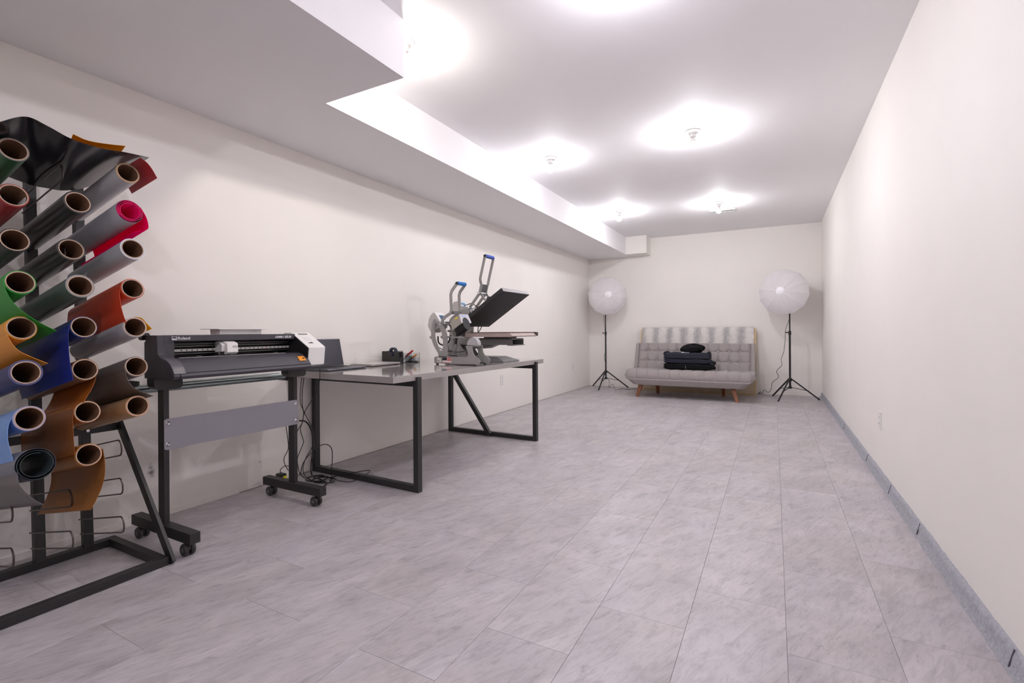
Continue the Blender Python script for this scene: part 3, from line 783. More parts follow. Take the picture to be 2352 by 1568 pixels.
# ================================================================ THINGS ON THE TABLE
# open laptop
lp = thing('laptop', (-2.83, 2.52, ZT), 'open dark grey laptop at the near end of the work table', 'laptop')
LAPM = mat('dark_anodised', (92, 90, 98), 0.35, 0.5)
lb = MB().prism([(-2.955, 0.7565), (-2.715, 0.7565), (-2.708, 0.762), (-2.712, 0.7685), (-2.955, 0.7705)], 'y', 2.335, 2.695).build('laptop_base', LAPM, lp, bevel=0.002)
KEYM = mat('key_black', (34, 33, 36), 0.5)
for r in range(5):
    for c in range(13):
        MB().box(-2.925 + r * 0.0205, -2.925 + r * 0.0205 + 0.017, 2.36 + c * 0.0242, 2.36 + c * 0.0242 + 0.021, 0.770, 0.7718).build('key', KEYM, lb)
MB().box(-2.81, -2.735, 2.46, 2.57, 0.7694, 0.7700).build('trackpad', mat('trackpad_grey', (104, 102, 108), 0.3), lb)
ls = MB().prism([(-2.952, 0.772), (-2.946, 0.772), (-2.992, 0.975), (-2.998, 0.975)], 'y', 2.335, 2.695).build('laptop_lid', LAPM, lp, bevel=0.002)
MB().prism([(-2.9456, 0.778), (-2.9452, 0.778), (-2.9908, 0.970), (-2.9913, 0.970)], 'y', 2.341, 2.689).build('screen', mat('screen_off', (70, 68, 78), 0.25), ls)
cb = MB().tube(spline([(-2.90, 2.70, 0.764), (-2.90, 2.74, 0.775), (-2.93, 2.80, 0.80), (-2.95, 2.84, 0.812)], 5), 0.0015, 6).build('charging_cable', mat('pale_cable', (200, 196, 194), 0.5), None, smooth=True, loc=(-2.9, 2.7, ZT))
tag(cb, 'thin pale cable sticking up beside the open laptop', 'cable')
# closed laptop
l2 = thing('laptop', (-2.87, 2.96, ZT), 'closed silver laptop lying flat in the middle of the table', 'laptop', rz=0.03)
SILV = mat('silver_aluminium', (206, 201, 198), 0.35, 0.3)
MB().prism([(-2.985, 0.759), (-2.758, 0.759), (-2.752, 0.764), (-2.752, 0.7675), (-2.99, 0.7675), (-2.99, 0.764)], 'y', 2.795, 3.125).build('laptop_base', SILV, l2)
MB().box(-2.99, -2.752, 2.795, 3.125, 0.7682, 0.7735, bev=0.002).build('laptop_lid', SILV, l2)
for x in (-2.96, -2.78):
    for y in (2.82, 3.10):
        MB().lathe([(0, 0), (0.006, 0), (0.006, 0.004), (0, 0.004)], (x, y, 0.7552), seg=10).build('rubber_foot', BLACK_PLASTIC, l2)
# tape dispenser
td = thing('tape_dispenser', (-2.89, 3.19, ZT), 'black desktop tape dispenser with a roll of tape', 'tape dispenser')
TDM = mat('soft_black_plastic', (46, 45, 46), 0.55, bump=0.2, bscale=600)
prof = [(-2.985, ZT), (-2.80, ZT), (-2.803, 0.855), (-2.812, 0.862), (-2.832, 0.860), (-2.846, 0.832), (-2.858, 0.818), (-2.872, 0.816), (-2.885, 0.822), (-2.897, 0.842), (-2.905, 0.858), (-2.978, 0.860), (-2.985, 0.852)]
MB().prism(prof, 'y', 3.150, 3.168).build('side_wall', TDM, td, bevel=0.003)
MB().prism(prof, 'y', 3.202, 3.220).build('side_wall', TDM, td, bevel=0.003)
MB().box(-2.985, -2.80, 3.168, 3.202, ZT, 0.812).build('weighted_base', TDM, td)
MB().lathe([(0.022, -0.012), (0.040, -0.012), (0.040, 0.012), (0.022, 0.012)], (-2.885, 3.185, 0.853), (0, 1, 0), 32, closed=True).build('tape_roll', mat('dark_blue_tape', (44, 50, 72), 0.25), td, smooth=True)
MB().box(-2.812, -2.803, 3.166, 3.204, 0.856, 0.866).build('cutter_blade', CHROME, td)
# clear organiser with tools
og = thing('acrylic_organiser', (-2.80, 3.33, ZT), 'clear acrylic desk organiser beside the tape dispenser', 'organiser')
ACR = mat('clear_acrylic', (246, 248, 250), 0.04, trans=0.96)
ox0, ox1, oy0, oy1 = -2.87, -2.755, 3.265, 3.375
MB().box(ox0, ox1, oy0, oy1, ZT, ZT + 0.004).build('tray_bottom', ACR, og)
for a in ((ox0, ox0 + 0.003, oy0, oy1), (ox1 - 0.003, ox1, oy0, oy1), (ox0, ox1, oy0, oy0 + 0.003), (ox0, ox1, oy1 - 0.003, oy1)):
    front = a[1] == ox1 and a[0] > ox0 + 0.05
    MB().box(*a, ZT + 0.004, ZT + (0.045 if front else 0.085)).build('side', ACR, og)
MB().box(ox0 + 0.003, ox1 - 0.003, oy0 + 0.05, oy0 + 0.053, ZT + 0.004, ZT + 0.06).build('divider', ACR, og)
MB().box(ox0 + 0.05, ox0 + 0.053, oy0 + 0.003, oy1 - 0.003, ZT + 0.004, ZT + 0.06).build('divider', ACR, og)
rt_ = thing('craft_knife', (-2.80, 3.29, ZT + 0.01), 'red handled weeding tool standing in the clear organiser', 'tool')
MB().tube([(-2.835, 3.285, ZT + 0.052), (-2.81, 3.292, ZT + 0.075), (-2.770, 3.305, ZT + 0.108)], [0.007, 0.0095, 0.0075], 10).build('handle', mat('red_handle', (196, 40, 56), 0.4), rt_, smooth=True)
MB().tube([(-2.862, 3.279, ZT + 0.010), (-2.835, 3.285, ZT + 0.052)], 0.003, 8).build('blade', CHROME, rt_, smooth=True)
ot = thing('marker', (-2.80, 3.35, ZT + 0.01), 'orange capped marker leaning in the clear organiser', 'marker')
MB().tube([(-2.80, 3.335, ZT + 0.045), (-2.768, 3.350, ZT + 0.070)], 0.008, 10).build('cap', mat('orange_cap', (238, 160, 70), 0.4), ot, smooth=True)
MB().tube([(-2.845, 3.328, ZT + 0.010), (-2.80, 3.335, ZT + 0.045)], 0.006, 10).build('barrel', mat('grey_barrel', (120, 116, 112), 0.4), ot, smooth=True)
sc_ = MB().box(-2.83, -2.77, 3.33, 3.368, ZT + 0.0042, ZT + 0.014, bev=0.003).build('metal_clips', mat('dark_clips', (92, 90, 92), 0.4, 0.5, var=0.4, scale=300), None, loc=(-2.80, 3.35, ZT + 0.0042))
tag(sc_, 'little heap of dark clips inside the clear organiser', 'clips', kind='stuff')

# ---------------------------------------------------------------- cap heat press
GREYM = mat('grey_hammer_paint', (158, 156, 154), 0.4, 0.15, var=0.03, scale=60)
HP = thing('cap_heat_press', (-2.29, 3.31, ZT), 'grey cap heat press with a short blue grip handle', 'heat press')
YN, YFp = 3.232, 3.385
basep = [(-2.485,0.803),(-2.476,0.817),(-2.449,0.822),(-2.308,0.821),(-2.168,0.82),(-2.152,0.827),(-2.149,0.862),(-2.164,0.89),(-2.166,0.911),(-2.11,0.911),(-2.108,0.88),(-2.102,0.853),(-2.084,0.827),(-2.057,0.815),(-2.041,0.802),(-2.038,0.785),(-2.045,0.763),(-2.481,0.763)]
ring = [(-2.438,0.816),(-2.444,0.847),(-2.489,0.911),(-2.511,0.962),(-2.531,0.973),(-2.531,0.985),(-2.515,0.991),(-2.512,1.038),(-2.507,1.085),(-2.491,1.125),(-2.471,1.132),(-2.453,1.11),(-2.42,1.1),(-2.398,1.077),(-2.376,1.044),(-2.357,1.005),(-2.351,0.966),(-2.356,0.816)]
hole = [(-2.474,1.096),(-2.482,1.045),(-2.476,0.98),(-2.459,0.926),(-2.435,0.879),(-2.413,0.864),(-2.397,0.88),(-2.392,0.948),(-2.405,1.012),(-2.434,1.066),(-2.458,1.09)]
for y in (YN, YFp):
    MB().prism(basep, 'y', y, y + 0.010).build('base_plate', GREYM, HP)
    MB().prism(ring, 'y', y, y + 0.010, holes=[hole]).build('side_plate', GREYM, HP)
bx = [p[0] for p in basep]
for x in (min(bx) + 0.03, max(bx) - 0.05):
    for y in (YN + 0.006, YFp + 0.004):
        MB().lathe([(0, 0), (0.011, 0), (0.011, 0.008), (0.005, 0.010), (0.005, 0.016), (0, 0.016)], (x, y, ZT + 0.0002), seg=12).build('foot', BLACK_PLASTIC, HP, smooth=True)
def cross(name, px, pz, r=0.007, m=None, y0=None, y1=None):
    return MB().tube([(px, y0 or YN - 0.006, pz), (px, y1 or YFp + 0.016, pz)], r, 12).build(name, m or CHROME, HP, smooth=True)
for q in [(-2.419,1.088),(-2.384,0.98),(-2.344,1.03),(-2.37,1.101)]:
    cross('pivot_rod', q[0], q[1], 0.008)
q = [(-2.38,0.984),(-2.267,0.977)]
MB().bar((q[0][0], YN + 0.07, q[0][1]), (q[1][0], YN + 0.07, q[1][1]), 0.10, 0.010).build('carriage_arm', GREYM, HP)
MB().box(basep[9][0] - 0.055, basep[9][0] - 0.001, YN + 0.010, YFp, basep[9][1] - 0.006, basep[9][1] - 0.001).build('bridge_plate', GREYM, HP)
MB().box(min(bx) + 0.1, max(bx) - 0.06, YN + 0.010, YFp, ZT + 0.022, ZT + 0.027).build('base_pan', GREYM, HP)
# half-round lower cap form
cf = [(-2.107,0.916)][0]
MB().prism([(cf[0] + 0.052 * math.cos(math.radians(a)), cf[1] + 0.062 * math.sin(math.radians(a))) for a in range(0, 181, 12)], 'y', YN + 0.004, YN + 0.05).build('cap_form', mat('pale_grey_pad', (176, 172, 176), 0.6), HP, smooth=True)
# heating head, tilted open
h0 = Vector((-2.242,3.245,1.163)); h1 = Vector((-2.217,3.245,1.093)); h2 = Vector((-2.305,3.245,1.039))
nH = (h0 - h1).normalized(); dH = (h2 - h1).normalized(); HW = 0.125
EY = Vector((0, 1, 0))
hh = (h0 - h1).length; dl = (h2 - h1).length
rows = [tuple(h1), tuple(h1 + dH * dl), tuple(h1 + dH * dl * 1.05 + nH * hh * 0.85), tuple(h1 + dH * dl * 0.8 + nH * hh * 1.05), tuple(h0)]
MB().prism([(p[0], p[2]) for p in rows], 'y', 3.245, 3.245 + HW).build('heater_housing', mat('beige_grey_shell', (170, 163, 154), 0.45), HP)
hc = h1 + EY * HW / 2 - nH * 0.004
rad = 0.050
n = 18
fpoly = [(-HW / 2, hh), (HW / 2, hh), (HW / 2 + 0.016, 0)] + [(rad * math.cos(math.radians(a)), rad * math.sin(math.radians(a)) * 0.95) for a in range(0, 181, 10)] + [(-HW / 2 - 0.004, 0)]
bm_ = MB()
A = [hc + EY * a + nH * (b + 0.004) - dH * 0.001 for a, b in fpoly]
B_ = [p - dH * 0.005 for p in A]
tri = tessellate_polygon([[Vector((a, b, 0)) for a, b in fpoly]])
va = [bm_.bm.verts.new(p) for p in A]; vb = [bm_.bm.verts.new(p) for p in B_]
for t in tri:
    bm_.bm.faces.new([va[i] for i in t]); bm_.bm.faces.new([vb[i] for i in reversed(t)])
for i in range(len(va)):
    j = (i + 1) % len(va); bm_.bm.faces.new((va[i], va[j], vb[j], vb[i]))
bm_.build('head_cover', mat('lavender_white_cover', (206, 202, 212), 0.4), HP)
hb = MB()
sec = [(rad * 0.98 * math.cos(math.radians(q)), (0.0475 if q <= 180 else 0.058) * math.sin(math.radians(q)) + 0.003) for q in range(0, 360, 12)]
f0 = [hb.bm.verts.new(hc + EY * p + nH * q_ - dH * 0.0035) for p, q_ in sec]
f1 = [hb.bm.verts.new(hc + EY * p + nH * q_ + dH * (dl * 0.93)) for p, q_ in sec]
hb.bm.faces.new(f0); hb.bm.faces.new(list(reversed(f1)))
for i in range(len(f0)):
    hb.bm.faces.new((f0[i], f0[(i + 1) % len(f0)], f1[(i + 1) % len(f0)], f1[i]))
hb.build('curved_heater', mat('black_heater', (30, 29, 30), 0.5), HP, smooth=True)
for i, (a, ln) in enumerate(((-0.048, 0.012), (-0.032, 0.016), (-0.012, 0.012), (0.004, 0.014), (0.022, 0.010))):
    p = hc + EY * a + nH * (hh * 0.86) - dH * 0.0065
    MB().bar(tuple(p), tuple(p + EY * ln), 0.006, 0.0008, side=tuple(nH)).build('blue_lettering', mat('pale_blue_print', (140, 170, 226), 0.5), HP)
yl = (-2.268,3.244,1.132)
MB().prism([(yl[0] - 0.012, yl[2] - 0.012), (yl[0] + 0.008, yl[2] - 0.004), (yl[0] + 0.012, yl[2] + 0.012), (yl[0] - 0.008, yl[2] + 0.006)], 'y', 3.2435, 3.2450).build('caution_sticker', mat('yellow_sticker', (236, 212, 40), 0.5), HP)
# handle: two bent flat arms and a blue foam grip
armp = [(-2.416,1.099),(-2.405,1.127),(-2.379,1.148),(-2.33,1.174),(-2.318,1.204),(-2.324,1.329),(-2.314,1.357),(-2.261,1.418)]
for y in (3.245, 3.245 + HW - 0.006):
    mb = MB()
    pts = [Vector((a[0], 0, a[1])) for a in armp]
    left, right = [], []
    for i, p in enumerate(pts):
        d = (pts[min(i + 1, len(pts) - 1)] - pts[max(i - 1, 0)]).normalized()
        nn2 = Vector((-d.z, 0, d.x)) * 0.0125
        left.append(((p + nn2).x, (p + nn2).z)); right.append(((p - nn2).x, (p - nn2).z))
    mb.prism(left + right[::-1], 'y', y, y + 0.008)
    mb.build('handle_arm', GREYM, HP)
g0 = armp[-1]
GRIP = mat('blue_foam_grip', (44, 118, 196), 0.75, bump=0.3, bscale=300)
gp = [(g0[0], 3.238, g0[1])] + [(g0[0], 3.245 + 0.125 * i / 12, g0[1]) for i in range(13)]
MB().tube([(g0[0], 3.254 + 0.1155 * i / 24, g0[1]) for i in range(25)], [0.0155 if i % 6 else 0.0135 for i in range(25)], 14).build('grip', GRIP, HP, smooth=True)
MB().tube([(g0[0], 3.240, g0[1]), (g0[0], 3.254, g0[1])], 0.011, 12).build('grip_end', BLACK_PLASTIC, HP, smooth=True)
q = [(-2.31,1.19),(-2.302,1.172)]
MB().box(q[0][0] - 0.012, q[0][0] + 0.012, 3.253, 3.362, q[0][1] - 0.022, q[0][1] + 0.002).build('handle_bridge', mat('dark_grey_bridge', (104, 102, 104), 0.4), HP)
# control box at the back
cbx = [(-2.567,1.075),(-2.559,1.13),(-2.539,1.163),(-2.511,1.186),(-2.495,1.184),(-2.439,1.103),(-2.451,1.059),(-2.533,1.016),(-2.56,1.06)]
ctl = MB().prism(cbx, 'y', 3.255, 3.375).build('control_box', mat('pale_grey_shell', (196, 192, 190), 0.45), HP, bevel=0.003)
p0, p1 = Vector((cbx[4][0], 0, cbx[4][1])), Vector((cbx[5][0], 0, cbx[5][1]))
fd = (p1 - p0).normalized(); fn = Vector((-fd.z, 0, fd.x)); fn = fn if fn.x > 0 else -fn
def facebox(parent, name, a0, a1, y0, y1, e, m):
    A, Bq = p0 + fd * a0 + fn * e, p0 + fd * a1 + fn * e
    return MB().bar((A.x, (y0 + y1) / 2, A.z), (Bq.x, (y0 + y1) / 2, Bq.z), y1 - y0, 0.002, side=(0, 1, 0)).build(name, m, parent)
FL = (p1 - p0).length
facebox(ctl, 'front_panel', 0.0, FL, 3.257, 3.373, 0.0015, WHITE_PLASTIC)
facebox(ctl, 'lcd_display', FL * 0.28, FL * 0.72, 3.290, 3.352, 0.003, mat('lcd_blue', (70, 102, 140), 0.2))
MB().tube(spline([(-2.472,3.27,0.987),(-2.468,3.27,0.939),(-2.441,3.27,0.918),(-2.401,3.27,0.915),(-2.361,3.27,0.944),(-2.343,3.27,0.994)], 5), 0.0065, 10).build('hose', BLACK_PLASTIC, HP, smooth=True)
MB().tube(spline([(-2.559,3.3,0.957),(-2.523,3.3,0.913),(-2.477,3.3,0.887),(-2.388,3.3,0.863),(-2.3,3.3,0.857),(-2.231,3.3,0.865),(-2.205,3.3,0.887)], 5), 0.003, 8).build('power_lead', CABLE, HP, smooth=True)
gs = [Vector(p) for p in [(-2.29,3.3,1.04),(-2.312,3.3,0.922),(-2.341,3.3,0.842)]]
MB().tube([tuple(gs[0]), tuple(gs[1])], 0.010, 12).build('gas_spring', BLACK_PLASTIC, HP, smooth=True)
MB().tube([tuple(gs[1]), tuple(gs[2])], 0.004, 10).build('spring_rod', CHROME, HP, smooth=True)
def sticker(name, pts, rgb, y=YN - 0.0008):
    MB().prism(pts, 'y', y, y + 0.0007).build(name, mat('sticker_%d_%d_%d' % rgb, rgb, 0.5), HP)
sticker('rating_label', [(-2.453,0.811),(-2.418,0.811),(-2.409,0.772),(-2.454,0.772)], (214, 210, 206))
sticker('rating_text', [(-2.444,0.791),(-2.431,0.791),(-2.431,0.781),(-2.444,0.781)], (120, 116, 114), YN - 0.0014)
sticker('badge', [(-2.4,0.814),(-2.308,0.814),(-2.309,0.769),(-2.398,0.769)], (224, 214, 214))
sticker('badge_dark', [(-2.399,0.814),(-2.353,0.813),(-2.354,0.79),(-2.4,0.789)], (38, 40, 50), YN - 0.0014)
sticker('badge_red', [(-2.351,0.813),(-2.309,0.813),(-2.309,0.806),(-2.351,0.805)], (196, 44, 48), YN - 0.0014)
sticker('badge_red', [(-2.351,0.799),(-2.309,0.799),(-2.309,0.79),(-2.351,0.789)], (196, 44, 48), YN - 0.0014)
sticker('badge_red', [(-2.395,0.773),(-2.309,0.773),(-2.309,0.77),(-2.395,0.769)], (180, 60, 66), YN - 0.0014)

# ---------------------------------------------------------------- flat clamshell heat press
H2 = thing('flat_heat_press', (-2.25, 3.80, ZT), 'flat clamshell heat press with a raised black platen and tall handle', 'heat press')
MB().bar((-2.455, 3.80, 1.082), (-2.012, 3.80, 1.376), 0.50, 0.036, side=(0, 1, 0)).build('upper_platen', mat('black_platen_cover', (44, 43, 46), 0.6, var=0.05, scale=60, bump=0.2, bscale=150), H2, bevel=0.004)
MB().bar((-2.010, 3.553, 1.3775), (-2.010, 4.047, 1.3775), 0.0025, 0.034, side=(0.83, 0, 0.55)).build('foil_rim', mat('crumpled_foil', (150, 146, 148), 0.4, 0.7, bump=1.0, bscale=120), H2)
lp_ = MB().prism([(-2.42, 0.985), (-2.395, 1.012), (-1.945, 1.012), (-1.92, 0.985), (-1.935, 0.977), (-2.405, 0.977)], 'y', 3.555, 4.045).build('lower_platen', mat('pinkish_pad', (178, 160, 156), 0.6, var=0.06, scale=30), H2)
MB().box(-2.40, -1.94, 3.553, 4.047, 1.0125, 1.0175).build('press_sheet', mat('brown_press_sheet', (112, 88, 78), 0.5), lp_)
MB().box(-1.945, -1.912, 4.015, 4.050, 0.982, 1.0165, bev=0.006).build('end_clip', mat('dark_clip', (70, 66, 64), 0.5), lp_)
for a, b in ((-2.425, -2.392),):
    MB().prism([(a, 0.984), ((a + b) / 2, 1.016), (b, 1.016), (b, 0.984)] if a < -2.1 else [(a, 1.016), ((a + b) / 2, 1.016), (b, 0.984), (a, 0.984)], 'y', 3.549, 3.556).build('end_clip', mat('dark_clip', (70, 66, 64), 0.5), lp_)
CH = mat('mid_grey_paint', (138, 136, 136), 0.45, var=0.03, scale=50)
MB().prism([(3.69, 0.905), (3.69, 0.955), (3.70, 0.962), (3.90, 0.962), (3.91, 0.955), (3.91, 0.905)], 'x', -2.62, -1.995, holes=[[(3.698, 0.908), (3.698, 0.952), (3.902, 0.952), (3.902, 0.908)]]).build('arm_channel', CH, H2)
MB().box(-2.30, -2.05, 3.72, 3.88, 0.962, 0.977).build('platen_mount', CH, H2)
MB().box(-2.04, -1.985, 3.685, 3.915, 0.899, 0.905).build('channel_lip', CH, H2)
MB().prism([(-2.62, 0.906), (-2.20, 0.906), (-2.30, 0.87), (-2.62, 0.86)], 'y', 3.74, 3.86).build('arm_rib', CH, H2)
for y in (3.70, 3.89):
    MB().prism([(-2.74, ZT + 0.002), (-2.46, ZT + 0.002), (-2.46, 0.80), (-2.54, 0.90), (-2.52, 1.10), (-2.44, 1.20), (-2.46, 1.24), (-2.56, 1.22), (-2.66, 1.05), (-2.68, 0.86)], 'y', y, y + 0.012).build('side_plate', GREYM, H2)
# low sheet-metal foot reaching forward over the table
bm2 = MB()
lo = [(-2.46, 3.66), (-2.065, 3.66), (-2.05, 3.93), (-2.46, 3.93)]; hi = [(-2.46, 3.70), (-2.165, 3.72), (-2.155, 3.87), (-2.46, 3.89)]
a = [bm2.bm.verts.new((x, y, ZT + 0.001)) for x, y in lo]; c = [bm2.bm.verts.new((x, y, ZT + 0.007)) for x, y in lo]; b = [bm2.bm.verts.new((x, y, ZT + 0.045)) for x, y in hi]
for p, q in ((a, c), (c, b)):
    for i in range(4): bm2.bm.faces.new((p[i], p[(i + 1) % 4], q[(i + 1) % 4], q[i]))
bm2.bm.faces.new(b); bm2.bm.faces.new(list(reversed(a)))
bm2.build('foot_plate', mat('satin_steel_plate', (150, 150, 154), 0.35, 0.4), H2)
# linkage and handle
def flat_arm(pts2, y, name, w=0.012, th=0.008):
    pts = [Vector((p[0], 0, p[1])) for p in pts2]
    L_, R_ = [], []
    for i, p in enumerate(pts):
        d = (pts[min(i + 1, len(pts) - 1)] - pts[max(i - 1, 0)]).normalized()
        o = Vector((-d.z, 0, d.x)) * w
        L_.append(((p + o).x, (p + o).z)); R_.append(((p - o).x, (p - o).z))
    MB().prism(L_ + R_[::-1], 'y', y, y + th).build(name, GREYM, H2)
YA, YBq = 3.745, 3.855
hbot = [(-2.36,1.374)][0]; hup = [(-2.339,1.456)][0]; hk = [(-2.341,1.5)][0]; htop = [(-2.285,1.705)][0]
flat_arm([hbot, hup], YA, 'handle_arm'); flat_arm([hbot, hup], YBq - 0.008, 'handle_arm')
MB().bar((hbot[0], 3.80, hbot[1]), (hup[0], 3.80, hup[1]), 0.094, 0.006, side=(0, 1, 0)).build('handle_plate', mat('dark_grey_bridge', (104, 102, 104)), H2)
for s, y0, y1 in ((-1, YA, 3.725), (1, YBq, 3.875)):
    m1 = MB()
    m1.bar((hup[0], y0 + 0.004 * s, hup[1]), (hk[0] + 0.002, y1, hk[1]), 0.008, 0.024)
    m1.bar((hk[0] + 0.002, y1, hk[1]), (htop[0], y1, htop[1]), 0.008, 0.024)
    m1.build('handle_bar', GREYM, H2)
MB().tube([(htop[0], 3.730 + 0.14 * i / 24, htop[1]) for i in range(25)], [0.0165 if i % 6 else 0.0145 for i in range(25)], 14).build('grip', mat('deep_blue_grip', (64, 92, 176), 0.75), H2, smooth=True)
MB().tube([(htop[0], 3.716, htop[1]), (htop[0], 3.730, htop[1])], 0.012, 12).build('grip_end', BLACK_PLASTIC, H2, smooth=True)
MB().tube([(hbot[0], 3.725, hbot[1]), (hbot[0], 3.875, hbot[1])], 0.012, 14).build('pivot_pin', CHROME, H2, smooth=True)
piv = [(-2.475,1.238)][0]; att = [(-2.278,1.272)][0]
for y in (YA, YBq - 0.008):
    flat_arm([hbot, piv], y, 'link_arm')
    flat_arm([hbot, att], y + 0.012, 'link_arm', 0.009)
for y in (3.735, 3.79, 3.85):
    MB().lathe([(0, -0.017), (0.010, -0.015), (0.017, -0.006), (0.017, 0.006), (0.010, 0.015), (0, 0.017)], (piv[0], y, piv[1]), (0, 1, 0), 16).build('pivot_boss', CHROME, H2, smooth=True)
MB().box(piv[0] - 0.05, piv[0] + 0.05, 3.715, 3.885, piv[1] - 0.055, piv[1] - 0.012, bev=0.004).build('pivot_block', CHROME, H2)
kn = Vector((-2.292,3.8,1.322))
MB().lathe([(0, -0.012), (0.022, -0.012), (0.026, -0.006), (0.026, 0.006), (0.020, 0.014), (0, 0.014)], tuple(kn), (-0.55, 0, 0.83), 10).build('pressure_knob', BLACK_PLASTIC, H2)
MB().tube([tuple(kn), tuple(kn + Vector((0.035, 0, -0.055)))], 0.007, 10).build('knob_screw', CHROME, H2, smooth=True)
MB().tube([tuple(Vector(p)) for p in [(-2.372,3.8,1.249),(-2.339,3.8,1.292)]], 0.010, 12).build('spring', mat('brass_spring', (184, 170, 150), 0.3, 0.8), H2, smooth=True)
c2 = [(-2.68,1.229),(-2.665,1.27),(-2.635,1.302),(-2.595,1.309),(-2.565,1.259),(-2.566,1.201),(-2.671,1.187)]
ct2 = MB().prism(c2, 'y', 3.735, 3.865).build('control_box', mat('pale_grey_shell', (196, 192, 190)), H2, bevel=0.003)
a0_, b0_ = Vector((c2[3][0], 0, c2[3][1])), Vector((c2[4][0], 0, c2[4][1]))
p0, p1 = a0_, b0_
fd = (p1 - p0).normalized(); fn = Vector((-fd.z, 0, fd.x)); fn = fn if fn.x > 0 else -fn
FL = (p1 - p0).length
facebox(ct2, 'front_panel', 0, FL, 3.737, 3.863, 0.0015, WHITE_PLASTIC)
facebox(ct2, 'lcd_display', FL * 0.3, FL * 0.75, 3.770, 3.835, 0.003, mat('lcd_light_blue', (104, 156, 196), 0.2))
MB().tube(spline([(-2.605,3.8,1.227),(-2.57,3.8,1.263),(-2.521,3.8,1.278),(-2.473,3.8,1.284),(-2.41,3.8,1.246)], 5), 0.004, 8).build('hose', BLACK_PLASTIC, H2, smooth=True)
MB().tube(spline([(-2.439,3.85,1.077),(-2.444,3.85,1.045),(-2.444,3.85,1.012)], 4), 0.004, 8).build('hose', BLACK_PLASTIC, H2, smooth=True)
MB().tube(spline([(-2.4,3.85,1.077),(-2.415,3.85,1.048),(-2.439,3.85,1.016)], 4), 0.004, 8).build('hose', BLACK_PLASTIC, H2, smooth=True)

# ================================================================ CABLES BELOW THE TABLE
def cable(pts, r, label, n=6):
    o = MB().tube([tuple(p) for p in spline(pts, n)], r, 7).build('power_cable', CABLE, None, smooth=True, loc=tuple(pts[-1]))
    return tag(o, label, 'cable', 'cables between cutter and table')
cable([(-2.66,2.225,0.789),(-2.66,2.228,0.74),(-2.66,2.221,0.688),(-2.66,2.192,0.619),(-2.66,2.148,0.568),(-2.66,2.104,0.509),(-2.66,2.091,0.455),(-2.66,2.074,0.411),(-2.66,2.09,0.352),(-2.66,2.096,0.32),(-2.66,2.07,0.27),(-2.66,2.05,0.222)] + [(-2.6,2.019,0.156),(-2.6,2.057,0.11)], 0.0025, 'thin black cable running down from the cutter in front of the table edge')
cable([(-2.62,2.055,0.745),(-2.62,2.045,0.666),(-2.62,2.044,0.584),(-2.62,2.066,0.526),(-2.62,2.056,0.459),(-2.62,2.03,0.425),(-2.62,2.011,0.396)] , 0.0022, 'short thin black cable dropping behind the cutter post')
cable([(-2.62,2.071,0.743),(-2.62,2.057,0.637),(-2.62,2.06,0.555),(-2.62,2.085,0.496),(-2.62,2.128,0.419),(-2.62,2.141,0.374),(-2.62,2.137,0.299),(-2.62,2.093,0.245),(-2.62,2.067,0.196),(-2.62,2.063,0.141)] + [(-2.834,2.284,0.004),(-2.71,2.283,0.004)], 0.0025, 'thin black cable bowing beside the thick mains lead')
pl = cable([(-2.585,2.01,0.481),(-2.585,2.048,0.472),(-2.585,2.076,0.445),(-2.585,2.099,0.399),(-2.585,2.112,0.336),(-2.585,2.105,0.26),(-2.585,2.094,0.193),(-2.585,2.1,0.117)] + [(-2.782,2.325,0.006),(-2.663,2.279,0.006),(-2.62,2.199,0.006)], 0.0048, 'thick black mains lead plugged in beside the grey stand panel')
cable([(-2.62,2.041,0.139),(-2.62,2.064,0.205),(-2.62,2.133,0.261),(-2.62,2.202,0.286),(-2.62,2.254,0.277),(-2.62,2.287,0.238),(-2.62,2.29,0.156),(-2.62,2.278,0.088)] + [(-2.698,2.369,0.012)] + [(-2.547,2.305,0.03)] + [(-2.443,2.287,0.047)] + [(-2.441,2.361,0.05)] + [(-2.568,2.58,0.02)] + [(-2.609,2.595,0.02)] + [(-2.593,2.424,0.048),(-2.623,2.374,0.048)] + [(-2.704,2.37,0.02)], 0.0028, 'black cable arching up and looping out onto the floor')
cable([(-2.74,2.024,0.46),(-2.74,2.039,0.368),(-2.74,2.045,0.284),(-2.74,2.016,0.234),(-2.74,2.019,0.192),(-2.74,2.044,0.144)], 0.0025, 'thin black cable curling left of the cutter post')
random.seed(11)
for i, (cx, cy, rx, ry) in enumerate(((735, 1099, 30, 9), (742, 1104, 26, 11), (728, 1102, 22, 7))):
    q = []
    for k in range(13):
        a = math.radians(360 * k / 12 + 40 * i)
        q.append((cx + rx * math.cos(a), cy + ry * math.sin(a)))
    ctr = {0: (-2.793,2.334,0.005), 1: (-2.728,2.313,0.005), 2: (-2.788,2.304,0.005)}[i]
    loop = [(ctr[0] + (0.10 - 0.015 * i) * math.cos(math.radians(30 * k + 50 * i)) , ctr[1] + (0.055 + 0.008 * i) * math.sin(math.radians(30 * k + 50 * i)), 0.005 + 0.006 * i) for k in range(12)]
    cable(loop, 0.004, ['largest coil of black mains cable on the floor by the table leg', 'upper coil of black cable on the floor by the table leg', 'smallest coil of black cable on the floor by the caster'][i])
ad = thing('power_adapter', (-2.938,2.137,0), 'black power adapter with a yellow label on the floor behind the stand', 'power adapter')
ap = Vector((-2.938,2.137,0))
ab = MB().box(ap.x - 0.03, ap.x + 0.03, ap.y - 0.022, ap.y + 0.022, 0, 0.075, bev=0.006).build('housing', BLACK_PLASTIC, ad)
MB().box(ap.x + 0.0295, ap.x + 0.0310, ap.y - 0.008, ap.y + 0.019, 0.03, 0.06).build('yellow_label', mat('yellow_label', (224, 214, 30), 0.5), ab)
